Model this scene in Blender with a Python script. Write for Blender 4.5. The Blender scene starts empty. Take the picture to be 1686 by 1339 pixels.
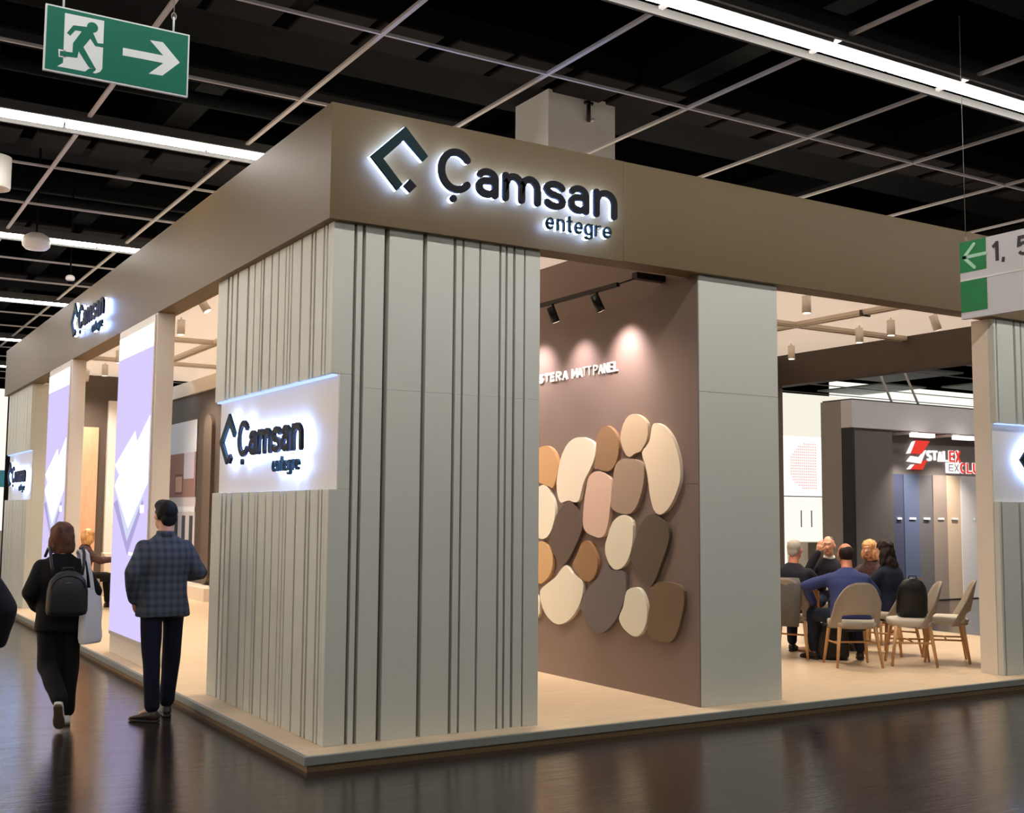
import bpy, bmesh, math, random
from mathutils import Vector, Matrix, Quaternion, noise
random.seed(7)
SC = bpy.context.scene
COL = SC.collection
R = math.radians

# ------------------------------------------------------------------ camera, world, exposure
cam_d = bpy.data.cameras.new('camera'); cam = bpy.data.objects.new('camera', cam_d); COL.objects.link(cam)
CAM = Vector((-2.788, -7.044, 1.65)); yaw, pitch, roll = 0.548195, 0.0918545, 0.0078378
fw = Vector((math.sin(yaw)*math.cos(pitch), math.cos(yaw)*math.cos(pitch), math.sin(pitch)))
rt = Vector((math.cos(yaw), -math.sin(yaw), 0)); up = rt.cross(fw)
rt2 = rt*math.cos(roll)+up*math.sin(roll); up2 = up*math.cos(roll)-rt*math.sin(roll)
M = Matrix((rt2, up2, -fw)).transposed().to_4x4(); M.translation = CAM
cam.matrix_world = M
cam_d.sensor_fit = 'HORIZONTAL'; cam_d.sensor_width = 36; cam_d.lens = 36*1901.35/1686
cam_d.clip_end = 200
SC.camera = cam
w = bpy.data.worlds.new('hall_air'); SC.world = w; w.use_nodes = True
w.node_tree.nodes['Background'].inputs[0].default_value = (1.0, .97, .94, 1)
w.node_tree.nodes['Background'].inputs[1].default_value = 0.22
vs = SC.view_settings; vs.view_transform = 'Standard'; vs.look = 'None'; vs.gamma = 1; vs.exposure = 0.0; vs.use_curve_mapping = False
SC.cycles.use_denoising = True
SC.cycles.max_bounces = 7; SC.cycles.diffuse_bounces = 4; SC.cycles.glossy_bounces = 3
SC.cycles.sample_clamp_indirect = 4.0
TUBE = 34.0      # radiance of the hall's linear lamps
SPOT = 1.15       # scale of the booth's spot lamps

# ------------------------------------------------------------------ helpers
def link(name, me, mat=None, parent=None):
    o = bpy.data.objects.new(name, me); COL.objects.link(o)
    if mat is not None and me is not None and not me.materials: me.materials.append(mat)
    if parent: o.parent = parent
    return o
def tag(o, label, cat, group=None):
    o['label'] = label; o['category'] = cat
    if group: o['group'] = group
    return o
def empty(name, loc=(0,0,0), rz=0, label=None, cat=None, group=None):
    o = bpy.data.objects.new(name, None); COL.objects.link(o); o.location = loc; o.rotation_euler = (0,0,rz)
    o.empty_display_size = .1
    if label: tag(o, label, cat, group)
    return o
def struct(o): o['kind'] = 'structure'; return o
def mesh_of(bm, name='mesh', smooth=False):
    bmesh.ops.recalc_face_normals(bm, faces=bm.faces)
    me = bpy.data.meshes.new(name); bm.to_mesh(me); bm.free()
    if smooth:
        for p in me.polygons: p.use_smooth = True
    return me
def bbox(bm, x0, x1, y0, y1, z0, z1, bev=0):
    vs_ = [bm.verts.new((x,y,z)) for z in (z0,z1) for y in (y0,y1) for x in (x0,x1)]
    fs = [bm.faces.new([vs_[i] for i in q]) for q in ((0,2,3,1),(4,5,7,6),(0,1,5,4),(2,6,7,3),(0,4,6,2),(1,3,7,5))]
    if bev:
        es = list({e for f in fs for e in f.edges})
        bmesh.ops.bevel(bm, geom=es, offset=bev, segments=1, affect='EDGES')
def box(name, x0, x1, y0, y1, z0, z1, mat, parent=None, bev=0):
    bm = bmesh.new(); bbox(bm, x0, x1, y0, y1, z0, z1, bev)
    return link(name, mesh_of(bm, name), mat, parent)
def frame_of(d):
    d = Vector(d).normalized(); a = Vector((0,0,1)) if abs(d.z) < .9 else Vector((1,0,0))
    u = d.cross(a).normalized(); return u, d.cross(u).normalized(), d
def tube(bm, pts, r, seg=8, cap=True):
    pts = [Vector(p) for p in pts]; rings = []
    for i, p in enumerate(pts):
        d = (pts[min(i+1,len(pts)-1)]-pts[max(i-1,0)]); u, v, _ = frame_of(d)
        if rings:
            u = (pu - d.normalized()*pu.dot(d.normalized())).normalized(); v = d.normalized().cross(u)
        pu = u
        rr = r[i] if isinstance(r,(list,tuple)) else r
        rings.append([bm.verts.new(p+(u*math.cos(2*math.pi*k/seg)+v*math.sin(2*math.pi*k/seg))*rr) for k in range(seg)])
    for a, b in zip(rings, rings[1:]):
        for k in range(seg): bm.faces.new((a[k],a[(k+1)%seg],b[(k+1)%seg],b[k]))
    if cap: bm.faces.new(rings[0][::-1]); bm.faces.new(rings[-1])
def tube_obj(name, pts, r, mat, parent=None, seg=8):
    bm = bmesh.new(); tube(bm, pts, r, seg); return link(name, mesh_of(bm, name, True), mat, parent)
def rc(bm, p0, r0, p1, r1, seg=12, hemi=4):            # round cone
    p0, p1 = Vector(p0), Vector(p1); d = p1-p0; L = d.length
    if L < 1e-6: d = Vector((0,0,1))
    u, v, n = frame_of(d); rings = []
    st = [(p0-n*r0*math.cos(a), r0*math.sin(a)) for a in [math.pi/2*i/hemi for i in range(1,hemi+1)]]
    st += [(p1+n*r1*math.sin(a), r1*math.cos(a)) for a in [math.pi/2*i/hemi for i in range(0,hemi)]]
    for c, r in st: rings.append([bm.verts.new(c+(u*math.cos(2*math.pi*k/seg)+v*math.sin(2*math.pi*k/seg))*r) for k in range(seg)])
    for a, b in zip(rings, rings[1:]):
        for k in range(seg): bm.faces.new((a[k],a[(k+1)%seg],b[(k+1)%seg],b[k]))
    a = bm.verts.new(p0-n*r0); b = bm.verts.new(p1+n*r1)
    for k in range(seg):
        bm.faces.new((rings[0][(k+1)%seg],rings[0][k],a)); bm.faces.new((rings[-1][k],rings[-1][(k+1)%seg],b))
def ell(bm, c, r, mat3=None, seg=16):
    t = Matrix.Translation(Vector(c)) @ ((mat3.to_4x4() if mat3 else Matrix())) @ Matrix.Diagonal((*r,1))
    bmesh.ops.create_uvsphere(bm, u_segments=seg, v_segments=seg//2+2, radius=1, matrix=t)
def loft(bm, rings, n=24, cap=True):                    # ring: (centre, uvec, vvec, exponent)
    R_ = []
    for c, u, v, e in rings:
        c, u, v = Vector(c), Vector(u), Vector(v); L = []
        for k in range(n):
            a = 2*math.pi*k/n; ca, sa = math.cos(a), math.sin(a)
            L.append(bm.verts.new(c+u*math.copysign(abs(ca)**(2/e),ca)+v*math.copysign(abs(sa)**(2/e),sa)))
        R_.append(L)
    for a, b in zip(R_, R_[1:]):
        for k in range(n): bm.faces.new((a[k],a[(k+1)%n],b[(k+1)%n],b[k]))
    if cap: bm.faces.new(R_[0][::-1]); bm.faces.new(R_[-1])
def remesh(bm, voxel, smooth=6, amp=0, sc=12, seed=0, shade=True):
    me = mesh_of(bm, 'tmp'); ob = bpy.data.objects.new('tmp', me)
    ts = bpy.data.scenes.new('workbench'); ts.collection.objects.link(ob)     # a bench of its own: only this mesh is evaluated
    m = ob.modifiers.new('r','REMESH'); m.mode = 'VOXEL'; m.voxel_size = voxel
    if smooth: s = ob.modifiers.new('s','SMOOTH'); s.factor = .5; s.iterations = smooth
    ts.view_layers[0].update(); dg = ts.view_layers[0].depsgraph
    m2 = bpy.data.meshes.new_from_object(ob.evaluated_get(dg))
    bpy.data.objects.remove(ob); bpy.data.meshes.remove(me); bpy.data.scenes.remove(ts)
    if amp:
        off = Vector((seed*3.1, seed*1.7, seed*.9))
        co = [v.co.copy() for v in m2.vertices]; no = [v.normal.copy() for v in m2.vertices]; flat = []
        for c_, n_ in zip(co, no):
            q = c_*sc+off; c_ += n_*amp*noise.noise(Vector((q.x,q.y,q.z*.55))); flat.extend(c_)
        m2.vertices.foreach_set('co', flat)
    for p in m2.polygons: p.use_smooth = shade
    return m2
def prism(bm, poly, to3, d0, d1):                       # poly in 2D, to3(u,v,d)
    a = [bm.verts.new(to3(u,v,d0)) for u,v in poly]; b = [bm.verts.new(to3(u,v,d1)) for u,v in poly]; n = len(poly)
    bm.faces.new(a); bm.faces.new(b[::-1])
    for k in range(n): bm.faces.new((a[k],b[k],b[(k+1)%n],a[(k+1)%n]))
def catmull(pts, sub=4):
    n = len(pts); out = []
    for i in range(n):
        p0,p1,p2,p3 = (Vector(pts[(i+j-1)%n]) for j in range(4))
        for k in range(sub):
            t = k/sub; out.append(tuple(.5*((2*p1)+(p2-p0)*t+(2*p0-5*p1+4*p2-p3)*t*t+(3*p1-p0-3*p2+p3)*t**3)))
    return out

# ------------------------------------------------------------------ materials
def lin(c): return tuple(((x/255)/12.92 if x/255 <= .04045 else ((x/255+.055)/1.055)**2.4) for x in c)
def mat(name, rgb, rough=.5, metal=0, spec=.5, var=0, vscale=8, bump=0, bscale=60, stretch=(1,1,1), emit=None, es=0):
    m = bpy.data.materials.new(name); m.use_nodes = True; nt = m.node_tree; b = nt.nodes['Principled BSDF']
    c = lin(rgb); b.inputs['Base Color'].default_value = (*c,1); b.inputs['Roughness'].default_value = rough
    b.inputs['Metallic'].default_value = metal; b.inputs['Specular IOR Level'].default_value = spec
    tc = nt.nodes.new('ShaderNodeTexCoord'); mp = nt.nodes.new('ShaderNodeMapping'); nt.links.new(tc.outputs['Object'], mp.inputs[0]); mp.inputs['Scale'].default_value = stretch
    if var:
        n = nt.nodes.new('ShaderNodeTexNoise'); n.inputs['Scale'].default_value = vscale; n.inputs['Detail'].default_value = 4
        nt.links.new(mp.outputs[0], n.inputs['Vector'])
        r = nt.nodes.new('ShaderNodeValToRGB'); r.color_ramp.elements[0].position = .3; r.color_ramp.elements[1].position = .7
        r.color_ramp.elements[0].color = (*[x*(1-var) for x in c],1); r.color_ramp.elements[1].color = (*[min(1,x*(1+var)) for x in c],1)
        nt.links.new(n.outputs['Fac'], r.inputs[0]); nt.links.new(r.outputs[0], b.inputs['Base Color'])
    if bump:
        n2 = nt.nodes.new('ShaderNodeTexNoise'); n2.inputs['Scale'].default_value = bscale; n2.inputs['Detail'].default_value = 3
        nt.links.new(mp.outputs[0], n2.inputs['Vector'])
        bp = nt.nodes.new('ShaderNodeBump'); bp.inputs['Strength'].default_value = bump; bp.inputs['Distance'].default_value = .01
        nt.links.new(n2.outputs['Fac'], bp.inputs['Height']); nt.links.new(bp.outputs[0], b.inputs['Normal'])
    if emit: b.inputs['Emission Color'].default_value = (*lin(emit),1); b.inputs['Emission Strength'].default_value = es
    return m
def glow(name, rgb, s):
    m = bpy.data.materials.new(name); m.use_nodes = True; nt = m.node_tree; nt.nodes.clear()
    e = nt.nodes.new('ShaderNodeEmission'); e.inputs[0].default_value = (*lin(rgb),1); e.inputs[1].default_value = s
    o = nt.nodes.new('ShaderNodeOutputMaterial'); nt.links.new(e.outputs[0], o.inputs[0]); return m

def floor_mat():
    m = mat('dark_hall_floor', (42,35,31), .3, spec=.8, var=.35, vscale=1.3); nt = m.node_tree; b = nt.nodes['Principled BSDF']
    tc = nt.nodes.new('ShaderNodeTexCoord'); mp = nt.nodes.new('ShaderNodeMapping'); nt.links.new(tc.outputs['Object'], mp.inputs[0]); mp.inputs['Scale'].default_value = (.6,7,1)
    n = nt.nodes.new('ShaderNodeTexNoise'); n.inputs['Scale'].default_value = 2.2; n.inputs['Detail'].default_value = 8; n.inputs['Roughness'].default_value = .65
    nt.links.new(mp.outputs[0], n.inputs['Vector'])
    mr = nt.nodes.new('ShaderNodeMapRange'); mr.inputs[1].default_value = .3; mr.inputs[2].default_value = .7; mr.inputs[3].default_value = .06; mr.inputs[4].default_value = .20
    nt.links.new(n.outputs['Fac'], mr.inputs[0]); nt.links.new(mr.outputs[0], b.inputs['Roughness'])
    # long worn boards: hairline joints and scratches as relief
    br = nt.nodes.new('ShaderNodeTexBrick'); br.inputs['Scale'].default_value = 1; br.inputs['Mortar Size'].default_value = .004; br.inputs['Brick Width'].default_value = 1.6; br.inputs['Row Height'].default_value = .42
    br.inputs['Color1'].default_value = (1,1,1,1); br.inputs['Color2'].default_value = (.95,.95,.95,1); br.inputs['Mortar'].default_value = (0,0,0,1)
    nt.links.new(tc.outputs['Object'], br.inputs['Vector'])
    mp2 = nt.nodes.new('ShaderNodeMapping'); nt.links.new(tc.outputs['Object'], mp2.inputs[0]); mp2.inputs['Scale'].default_value = (1.0,55,1); mp2.inputs['Rotation'].default_value = (0,0,.06)
    n3 = nt.nodes.new('ShaderNodeTexNoise'); n3.inputs['Scale'].default_value = 1.6; n3.inputs['Detail'].default_value = 6; nt.links.new(mp2.outputs[0], n3.inputs['Vector'])
    mx = nt.nodes.new('ShaderNodeMath'); mx.operation = 'MULTIPLY_ADD'; nt.links.new(n3.outputs['Fac'], mx.inputs[0]); mx.inputs[1].default_value = .8; nt.links.new(br.outputs['Color'], mx.inputs[2])
    bp = nt.nodes.new('ShaderNodeBump'); bp.inputs['Strength'].default_value = .4; bp.inputs['Distance'].default_value = .004
    nt.links.new(mx.outputs[0], bp.inputs['Height']); nt.links.new(bp.outputs[0], b.inputs['Normal'])
    return m
def wood_mat():
    m = mat('light_oak_laminate', (222,197,164), .38, var=.08, vscale=3, stretch=(1,9,1)); nt = m.node_tree; b = nt.nodes['Principled BSDF']
    return m
def plaid_mat():
    m = mat('blue_grey_plaid_wool', (58,66,80), .85, spec=.2); nt = m.node_tree; b = nt.nodes['Principled BSDF']
    tc = nt.nodes.new('ShaderNodeTexCoord'); sx = nt.nodes.new('ShaderNodeSeparateXYZ'); nt.links.new(tc.outputs['Object'], sx.inputs[0])
    def bands(sock, per, w0):
        a = nt.nodes.new('ShaderNodeMath'); a.operation = 'MULTIPLY'; nt.links.new(sock, a.inputs[0]); a.inputs[1].default_value = 1/per
        f = nt.nodes.new('ShaderNodeMath'); f.operation = 'FRACT'; nt.links.new(a.outputs[0], f.inputs[0])
        r = nt.nodes.new('ShaderNodeValToRGB'); r.color_ramp.interpolation = 'EASE'; e = r.color_ramp.elements
        e[0].position = 0; e[0].color = (0,0,0,1); e[1].position = 1; e[1].color = (0,0,0,1)
        for p_, v_ in ((.5-w0,0),(.5-w0*.6,1),(.5+w0*.6,1),(.5+w0,0)): q = e.new(p_); q.color = (v_,v_,v_,1)
        nt.links.new(f.outputs[0], r.inputs[0]); return r.outputs[0]
    bx_, bz_ = bands(sx.outputs[0], .058, .28), bands(sx.outputs[2], .062, .28)
    ad = nt.nodes.new('ShaderNodeMath'); ad.operation = 'ADD'; nt.links.new(bx_, ad.inputs[0]); nt.links.new(bz_, ad.inputs[1])
    r = nt.nodes.new('ShaderNodeValToRGB'); e = r.color_ramp.elements; e[0].color = (*lin((84,87,92)),1); e[1].color = (*lin((56,63,77)),1)
    h = nt.nodes.new('ShaderNodeMath'); h.operation = 'MULTIPLY'; h.inputs[1].default_value = .5; nt.links.new(ad.outputs[0], h.inputs[0]); nt.links.new(h.outputs[0], r.inputs[0]); nt.links.new(r.outputs[0], b.inputs['Base Color'])
    return m

MT = dict(
 hall_floor=floor_mat(), wood=wood_mat(),
 slab=mat('black_ceiling_paint', (2,2,2), .95, spec=0), rib=mat('black_steel', (5,5,5), .85, spec=.08), cpanel=mat('brown_acoustic_panel', (24,19,17), .9, spec=.05, var=.15, vscale=30),
 bar=mat('pale_grey_grid_bar', (205,198,194), .5), housing=mat('grey_lamp_housing', (62,60,57), .6), tube=glow('hall_tube_light', (255,250,244), TUBE),
 fascia=mat('bronze_beige_fascia', (98,79,47), .5, spec=.3, var=.02, vscale=1.5), slat=mat('warm_grey_slat', (206,207,196), .5), core=mat('slat_backing', (96,92,80), .8),
 edge=mat('grey_platform_edge', (128,130,124), .45), base=mat('tan_plinth_strip', (120,98,66), .6),
 white=mat('white_paint', (236,232,226), .55), ceil=mat('white_ceiling_bounce_glow', (240,232,220), .6, emit=(255,234,214), es=.48), cream=mat('cream_column_paint', (234,222,206), .5),  # ceil: emission stands in for light bounced up from the floor
 mauve=mat('mauve_brown_wall', (124,105,96), .45, var=.015, vscale=2), brown=mat('dark_brown_panel', (86,74,66), .6), dbrown=mat('espresso_panel', (72,63,58), .6),
 black=mat('black_metal', (16,15,15), .4, .3), dark=mat('charcoal', (44,42,42), .6), lamp_white=mat('white_lamp_body', (238,230,220), .4),
 alu=mat('aluminium_profile', (214,204,190), .4, .2), navy=mat('navy_letter_face', (12,14,26), .6, spec=.2), teal=mat('dark_teal_letter_face', (8,38,44), .6, spec=.2),
 halo=glow('cold_white_letter_led', (150,182,255), 26), ledbar=glow('blue_white_led_strip', (170,195,255), 1.6), signwhite=mat('white_letter', (250,246,240), .5),
 exitg=mat('exit_sign_green', (0,86,68), .6, spec=.2, emit=(0,104,84), es=.08), exitw=mat('exit_sign_white', (186,190,190), .6, spec=.2, emit=(215,220,220), es=.08),
 dirg=mat('wayfinding_green', (0,132,58), .5), dirw=mat('wayfinding_white', (226,220,218), .5), dirk=mat('wayfinding_black', (40,36,36), .5), dira=mat('wayfinding_pale_arrow', (190,240,205), .5),
 wire=mat('steel_wire', (150,146,140), .4, .7),
 oak=mat('oak_chair_leg', (196,148,98), .45, var=.12, vscale=20, stretch=(1,1,.2)), uph=mat('greige_upholstery', (160,148,134), .9, spec=.2, bump=.25, bscale=300), uph2=mat('pale_seat_fabric', (200,192,176), .9, spec=.2, bump=.2, bscale=300),
 skin=mat('skin', (214,158,130), .5, var=.05, vscale=20), skin2=mat('ruddy_skin', (206,134,104), .5), eye=mat('eye_white', (235,230,225), .3), iris=mat('dark_iris', (40,28,22), .2), lip=mat('lips', (168,92,84), .5),
 h_black=mat('black_hair', (14,12,13), .65, spec=.25, bump=.5, bscale=90, stretch=(1,1,.25)), h_brown=mat('chestnut_hair', (92,60,42), .65, spec=.25, var=.25, vscale=40, bump=.5, bscale=90, stretch=(1,1,.25)), h_blond=mat('blond_hair', (214,160,100), .45, var=.3, vscale=40, bump=.5, bscale=90, stretch=(1,1,.25)), h_grey=mat('grey_hair', (176,168,156), .55, var=.15, vscale=60, bump=.4, bscale=120), h_dark=mat('dark_brown_hair', (40,28,24), .65, spec=.25, var=.3, vscale=40, bump=.5, bscale=80, stretch=(1,1,.3)), h_salt=mat('brown_grey_hair', (110,92,76), .55, var=.2, vscale=60),
 plaid=plaid_mat(), c_black=mat('black_cloth', (17,16,18), .85, spec=.25), c_navy=mat('navy_cloth', (28,34,52), .85, spec=.25), c_blue=mat('blue_suit_wool', (52,62,110), .8, spec=.25), c_dark=mat('dark_suit_wool', (34,33,42), .85, spec=.25), c_jeans=mat('dark_navy_trousers', (20,24,38), .85, spec=.2), c_shirt=mat('white_shirt', (228,224,220), .7), c_print=mat('patterned_blouse', (70,44,44), .8, var=.7, vscale=40), c_grey=mat('grey_coat', (96,94,92), .9),
 leather=mat('black_leather', (15,14,15), .45, bump=.2, bscale=150), tote=mat('white_canvas', (222,220,222), .8), shoe_w=mat('white_sneaker', (220,214,204), .5), sole=mat('grey_brown_sole', (92,82,66), .7), shoe_b=mat('dark_brown_shoe', (44,30,24), .35), suede=mat('tan_suede', (150,120,92), .8), silver=mat('silver', (200,198,195), .25, .9),
)
# ------------------------------------------------------------------ the hall
bm = bmesh.new(); bbox(bm, -16, 45, -16, 45, -.3, 0); struct(link('floor', mesh_of(bm), MT['hall_floor']))
CEIL = struct(box('ceiling', -16, 45, -16, 45, 6.6, 6.8, MT['slab']))
for y in (-6.35, -1.7, 2.75, 7.4, 12.1, 16.8, 21.4):
    box('ceiling_beam', -12, 24, y, y+.75, 6.04, 6.6, MT['rib'], CEIL)
for x in (-3.6, .6, 4.8, 9.0, 13.2, 17.4):
    box('ceiling_rib', x, x+.3, -12, 26, 6.2, 6.6, MT['rib'], CEIL)
pm = None
for k, y in enumerate((-3.0, 1.75, 6.5, 11.0, 15.2)):
    for i in range(-3, 11):
        for j in (0, 1):
            if y == 1.0 and j: continue
            x = .62+1.39*i+.66*j
            if x < -4 or (y > 5 and x > 4): continue
            if pm is None:
                bm = bmesh.new(); bbox(bm, 0, .58, 0, .62, 0, .04, .008); pm = mesh_of(bm, 'ceiling_panel'); pm.materials.append(MT['cpanel'])
            o = link('ceiling_panel', pm, None, CEIL); o.location = (x, y, 5.86)
for y, x0, x1 in ((-.55,-4,14),(4.1,-6,3.2),(8.9,-6,2.5),(5.3,-6,2.5)):
    tube_obj('ceiling_pipe', [(x0,y,5.72),(x1,y,5.72)], .07, MT['rib'], CEIL, 10)
for y, z in ((4.0,6.0),(9.6,6.0)):
    box('air_duct', -6, 3.4, y, y+.42, z, z+.35, MT['rib'], CEIL, .02)
GRID = struct(empty('trim_1'))
for k in range(-8, 17):
    y = .16+1.557*k
    if (k-2) % 3: box('grid_bar', -14, 28, y-.011, y+.011, 5.0, 5.022, MT['bar'], GRID)
for k in range(-4, 10):
    x = .515+1.39*k; box('grid_bar', x-.017, x+.017, -10, 24.5, 4.998, 5.02, MT['bar'], GRID)
dm = None
for k, lab in ((-4,'ceiling lamp row over the near aisle, above the top of the picture'),
               (-1,'long bright ceiling lamp row crossing the upper right above the brown fascia'),
               (2,'ceiling lamp row just below the green exit sign, ending at the fascia'),
               (5,'second ceiling lamp row beyond the exit sign, above the white dome'),
               (8,'third ceiling lamp row beyond the exit sign'),
               (11,'fourth ceiling lamp row, at the far end of the fascia'),
               (14,'farthest ceiling lamp row past the end of the stand')):
    y = .16+1.557*k; X0, X1 = (-8.5,15.1) if k < 0 else (-14.7,28.7 if k == 2 else 11.2)
    L = empty('linear_lamp', (0,y,4.965), 0, lab, 'ceiling lamp', 'linear lamp rows of the hall ceiling')
    box('housing', X0, X1, -.055, .055, .032, .12, MT['housing'], L)
    for s in (-1, 1):
        box('side_rail', X0, X1, s*.19-.012, s*.19+.012, -.01, .05, MT['housing'], L)
    for i in range(-14, 22):
        x = 2.68+1.24*i
        if x < X0 or x > X1-1.2: continue
        if dm is None:
            bm = bmesh.new(); n = 6
            pr = [(-.044,.03)]+[(.044*math.sin(a), .005-.03*math.cos(a)) for a in [math.pi*(-.5+i_/6) for i_ in range(7)]]+[(.044,.03)]
            A = [bm.verts.new((.015,u,v)) for u,v in pr]; B = [bm.verts.new((1.225,u,v)) for u,v in pr]
            for i_ in range(len(pr)): j_ = (i_+1)%len(pr); bm.faces.new((A[i_],B[i_],B[j_],A[j_]))
            bm.faces.new(A); bm.faces.new(B[::-1]); dm = mesh_of(bm, 'diffuser'); dm.materials.append(MT['tube'])
        o = link('diffuser', dm, None, L); o.location = (x,0,0)
def drum_lamp(name, label, x, y, z, r, h, dome):
    e = empty(name, (x,y,z), 0, label, 'ceiling lamp')
    bm = bmesh.new(); n = 28
    prof = [(r*.2,h),(r,h),(r,.02),(r*.97,0),(r*.86,0),(r*.86,h*.35),(0.001,h*.4)] if not dome else [(r*.5,h),(r*.9,h*.8),(r,h*.5),(r*.95,h*.25),(r*.75,h*.08),(r*.4,.01),(.001,0)]
    Rg = [[bm.verts.new((a*math.cos(2*math.pi*k/n),a*math.sin(2*math.pi*k/n),b)) for k in range(n)] for a,b in prof]
    for a,b in zip(Rg,Rg[1:]):
        for k in range(n): bm.faces.new((a[k],a[(k+1)%n],b[(k+1)%n],b[k]))
    link('lamp_body', mesh_of(bm, smooth=dome), MT['lamp_white'], e)
    tube_obj('stem', [(0,0,h*.9),(0,0,6.6-z)], .012, MT['rib'], e)
    if not dome: link('lens', (lambda b_: (bmesh.ops.create_circle(b_, cap_ends=True, segments=24, radius=r*.8, matrix=Matrix.Translation((0,0,.05))), mesh_of(b_))[1])(bmesh.new()), MT['signwhite'], e)
drum_lamp('drum_lamp', 'white drum ceiling lamp at the left edge below the first lamp row', -1.45, 4.46, 4.62, .16, .3, False)
drum_lamp('dome_lamp', 'white dome lamp hanging under the second lamp row', -.63, 7.19, 4.66, .16, .2, True)
drum_lamp('dome_lamp', 'small dome lamp close to the top edge of the left fascia', .12, 9.19, 4.72, .06, .08, True)
# building column rising behind the fascia
col = struct(box('wall_building_column', 3.575, 4.43, 2.7, 3.35, 0, 6.04, MT['white']))
e = empty('pipe_fitting', (4.05,2.7,5.9), 0, 'small dark pipe fitting on the column above the fascia', 'fitting')
tube_obj('pipe', [(0,-.05,-.14),(0,-.05,.14)], .022, MT['black'], e); tube_obj('cross_pipe', [(-.05,-.05,.06),(.05,-.05,.06)], .02, MT['black'], e); tube_obj('valve', [(0,0,-.12),(.05,-.08,-.12)], .02, MT['alu'], e)
# hall walls far away
# unseen stand added across the left aisle to throw warm light on left faces
OS = struct(empty('wall_opposite_fill_stand'))
box('back_wall', -8.2, -8.1, -.5, 15, .08, 3.4, MT['white'], OS); box('deck', -8.1, -5.0, -.5, 15, 0, .08, MT['wood'], OS); box('header', -5.2, -5.0, -.5, 15, 3.2, 3.8, MT['white'], OS)  # wall, deck and header of the added unseen fill stand
for y in (-.5, 4.6, 9.8, 14.8): box('post', -5.2, -5.0, y, y+.2, .08, 3.2, MT['white'], OS)
for i in range(6):
    y = 1.0+2.5*i; box('fill_lamp_housing', -6.1, -5.9, y-.1, y+.1, 3.62, 3.8, MT['lamp_white'], OS); 
    ld = bpy.data.lights.new('opposite_fill_lamp','SPOT'); ld.energy = 720; ld.spot_size = R(150); ld.spot_blend = .7; ld.color = (1,.82,.66); ld.shadow_soft_size = .08
    lo = bpy.data.objects.new('opposite_fill_lamp', ld); COL.objects.link(lo); lo.location = (-6.0,y,3.6); lo.rotation_euler = Vector((-.35,0,-1)).to_track_quat('-Z','Y').to_euler()
box('fill_lamp_rail', -6.05, -5.95, -.5, 15, 3.8, 3.84, MT['alu'], OS)
struct(box('wall_far', -16, 45, 44, 44.3, 0, 6.6, MT['dark'])); struct(box('wall_right', 44, 44.3, -16, 44, 0, 6.6, MT['dark']))

# ------------------------------------------------------------------ stand: platform, fascia
ZP = .1
P = struct(empty('floor_stand_platform'))
box('deck', .03, 10.4, .03, 15.3, 0.04, ZP, MT['wood'], P)
box('edge_trim', 0, 10.43, 0, .03, .045, ZP+.001, MT['edge'], P, .003); box('edge_trim', 0, .03, .03, 15.3, .045, ZP+.001, MT['edge'], P, .003); box('edge_trim', 10.4, 10.43, .03, 6.4, .045, ZP+.001, MT['edge'], P, .003)
box('plinth_strip', .025, 10.4, .02, .05, 0, .045, MT['base'], P); box('plinth_strip', .025, .05, .05, 15.2, 0, .045, MT['base'], P)
ZB, ZT = 3.64, 4.453
F = struct(empty('wall_fascia'))
box('fascia_board', .16, 2.648, .183, .40, ZB, ZT, MT['fascia'], F); box('fascia_board', 2.65, 10.25, .183, .40, ZB, ZT, MT['fascia'], F, .004)
box('fascia_board', .16, .38, .40, 15.1, ZB, ZT, MT['fascia'], F)
box('fascia_board', 10.03, 10.25, .401, 6.3, ZB, ZT, MT['dbrown'], F, .004)
struct(box('ceiling_stand', .36, 10.02, .38, 15.0, 4.11, 4.16, MT['ceil']))

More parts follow.
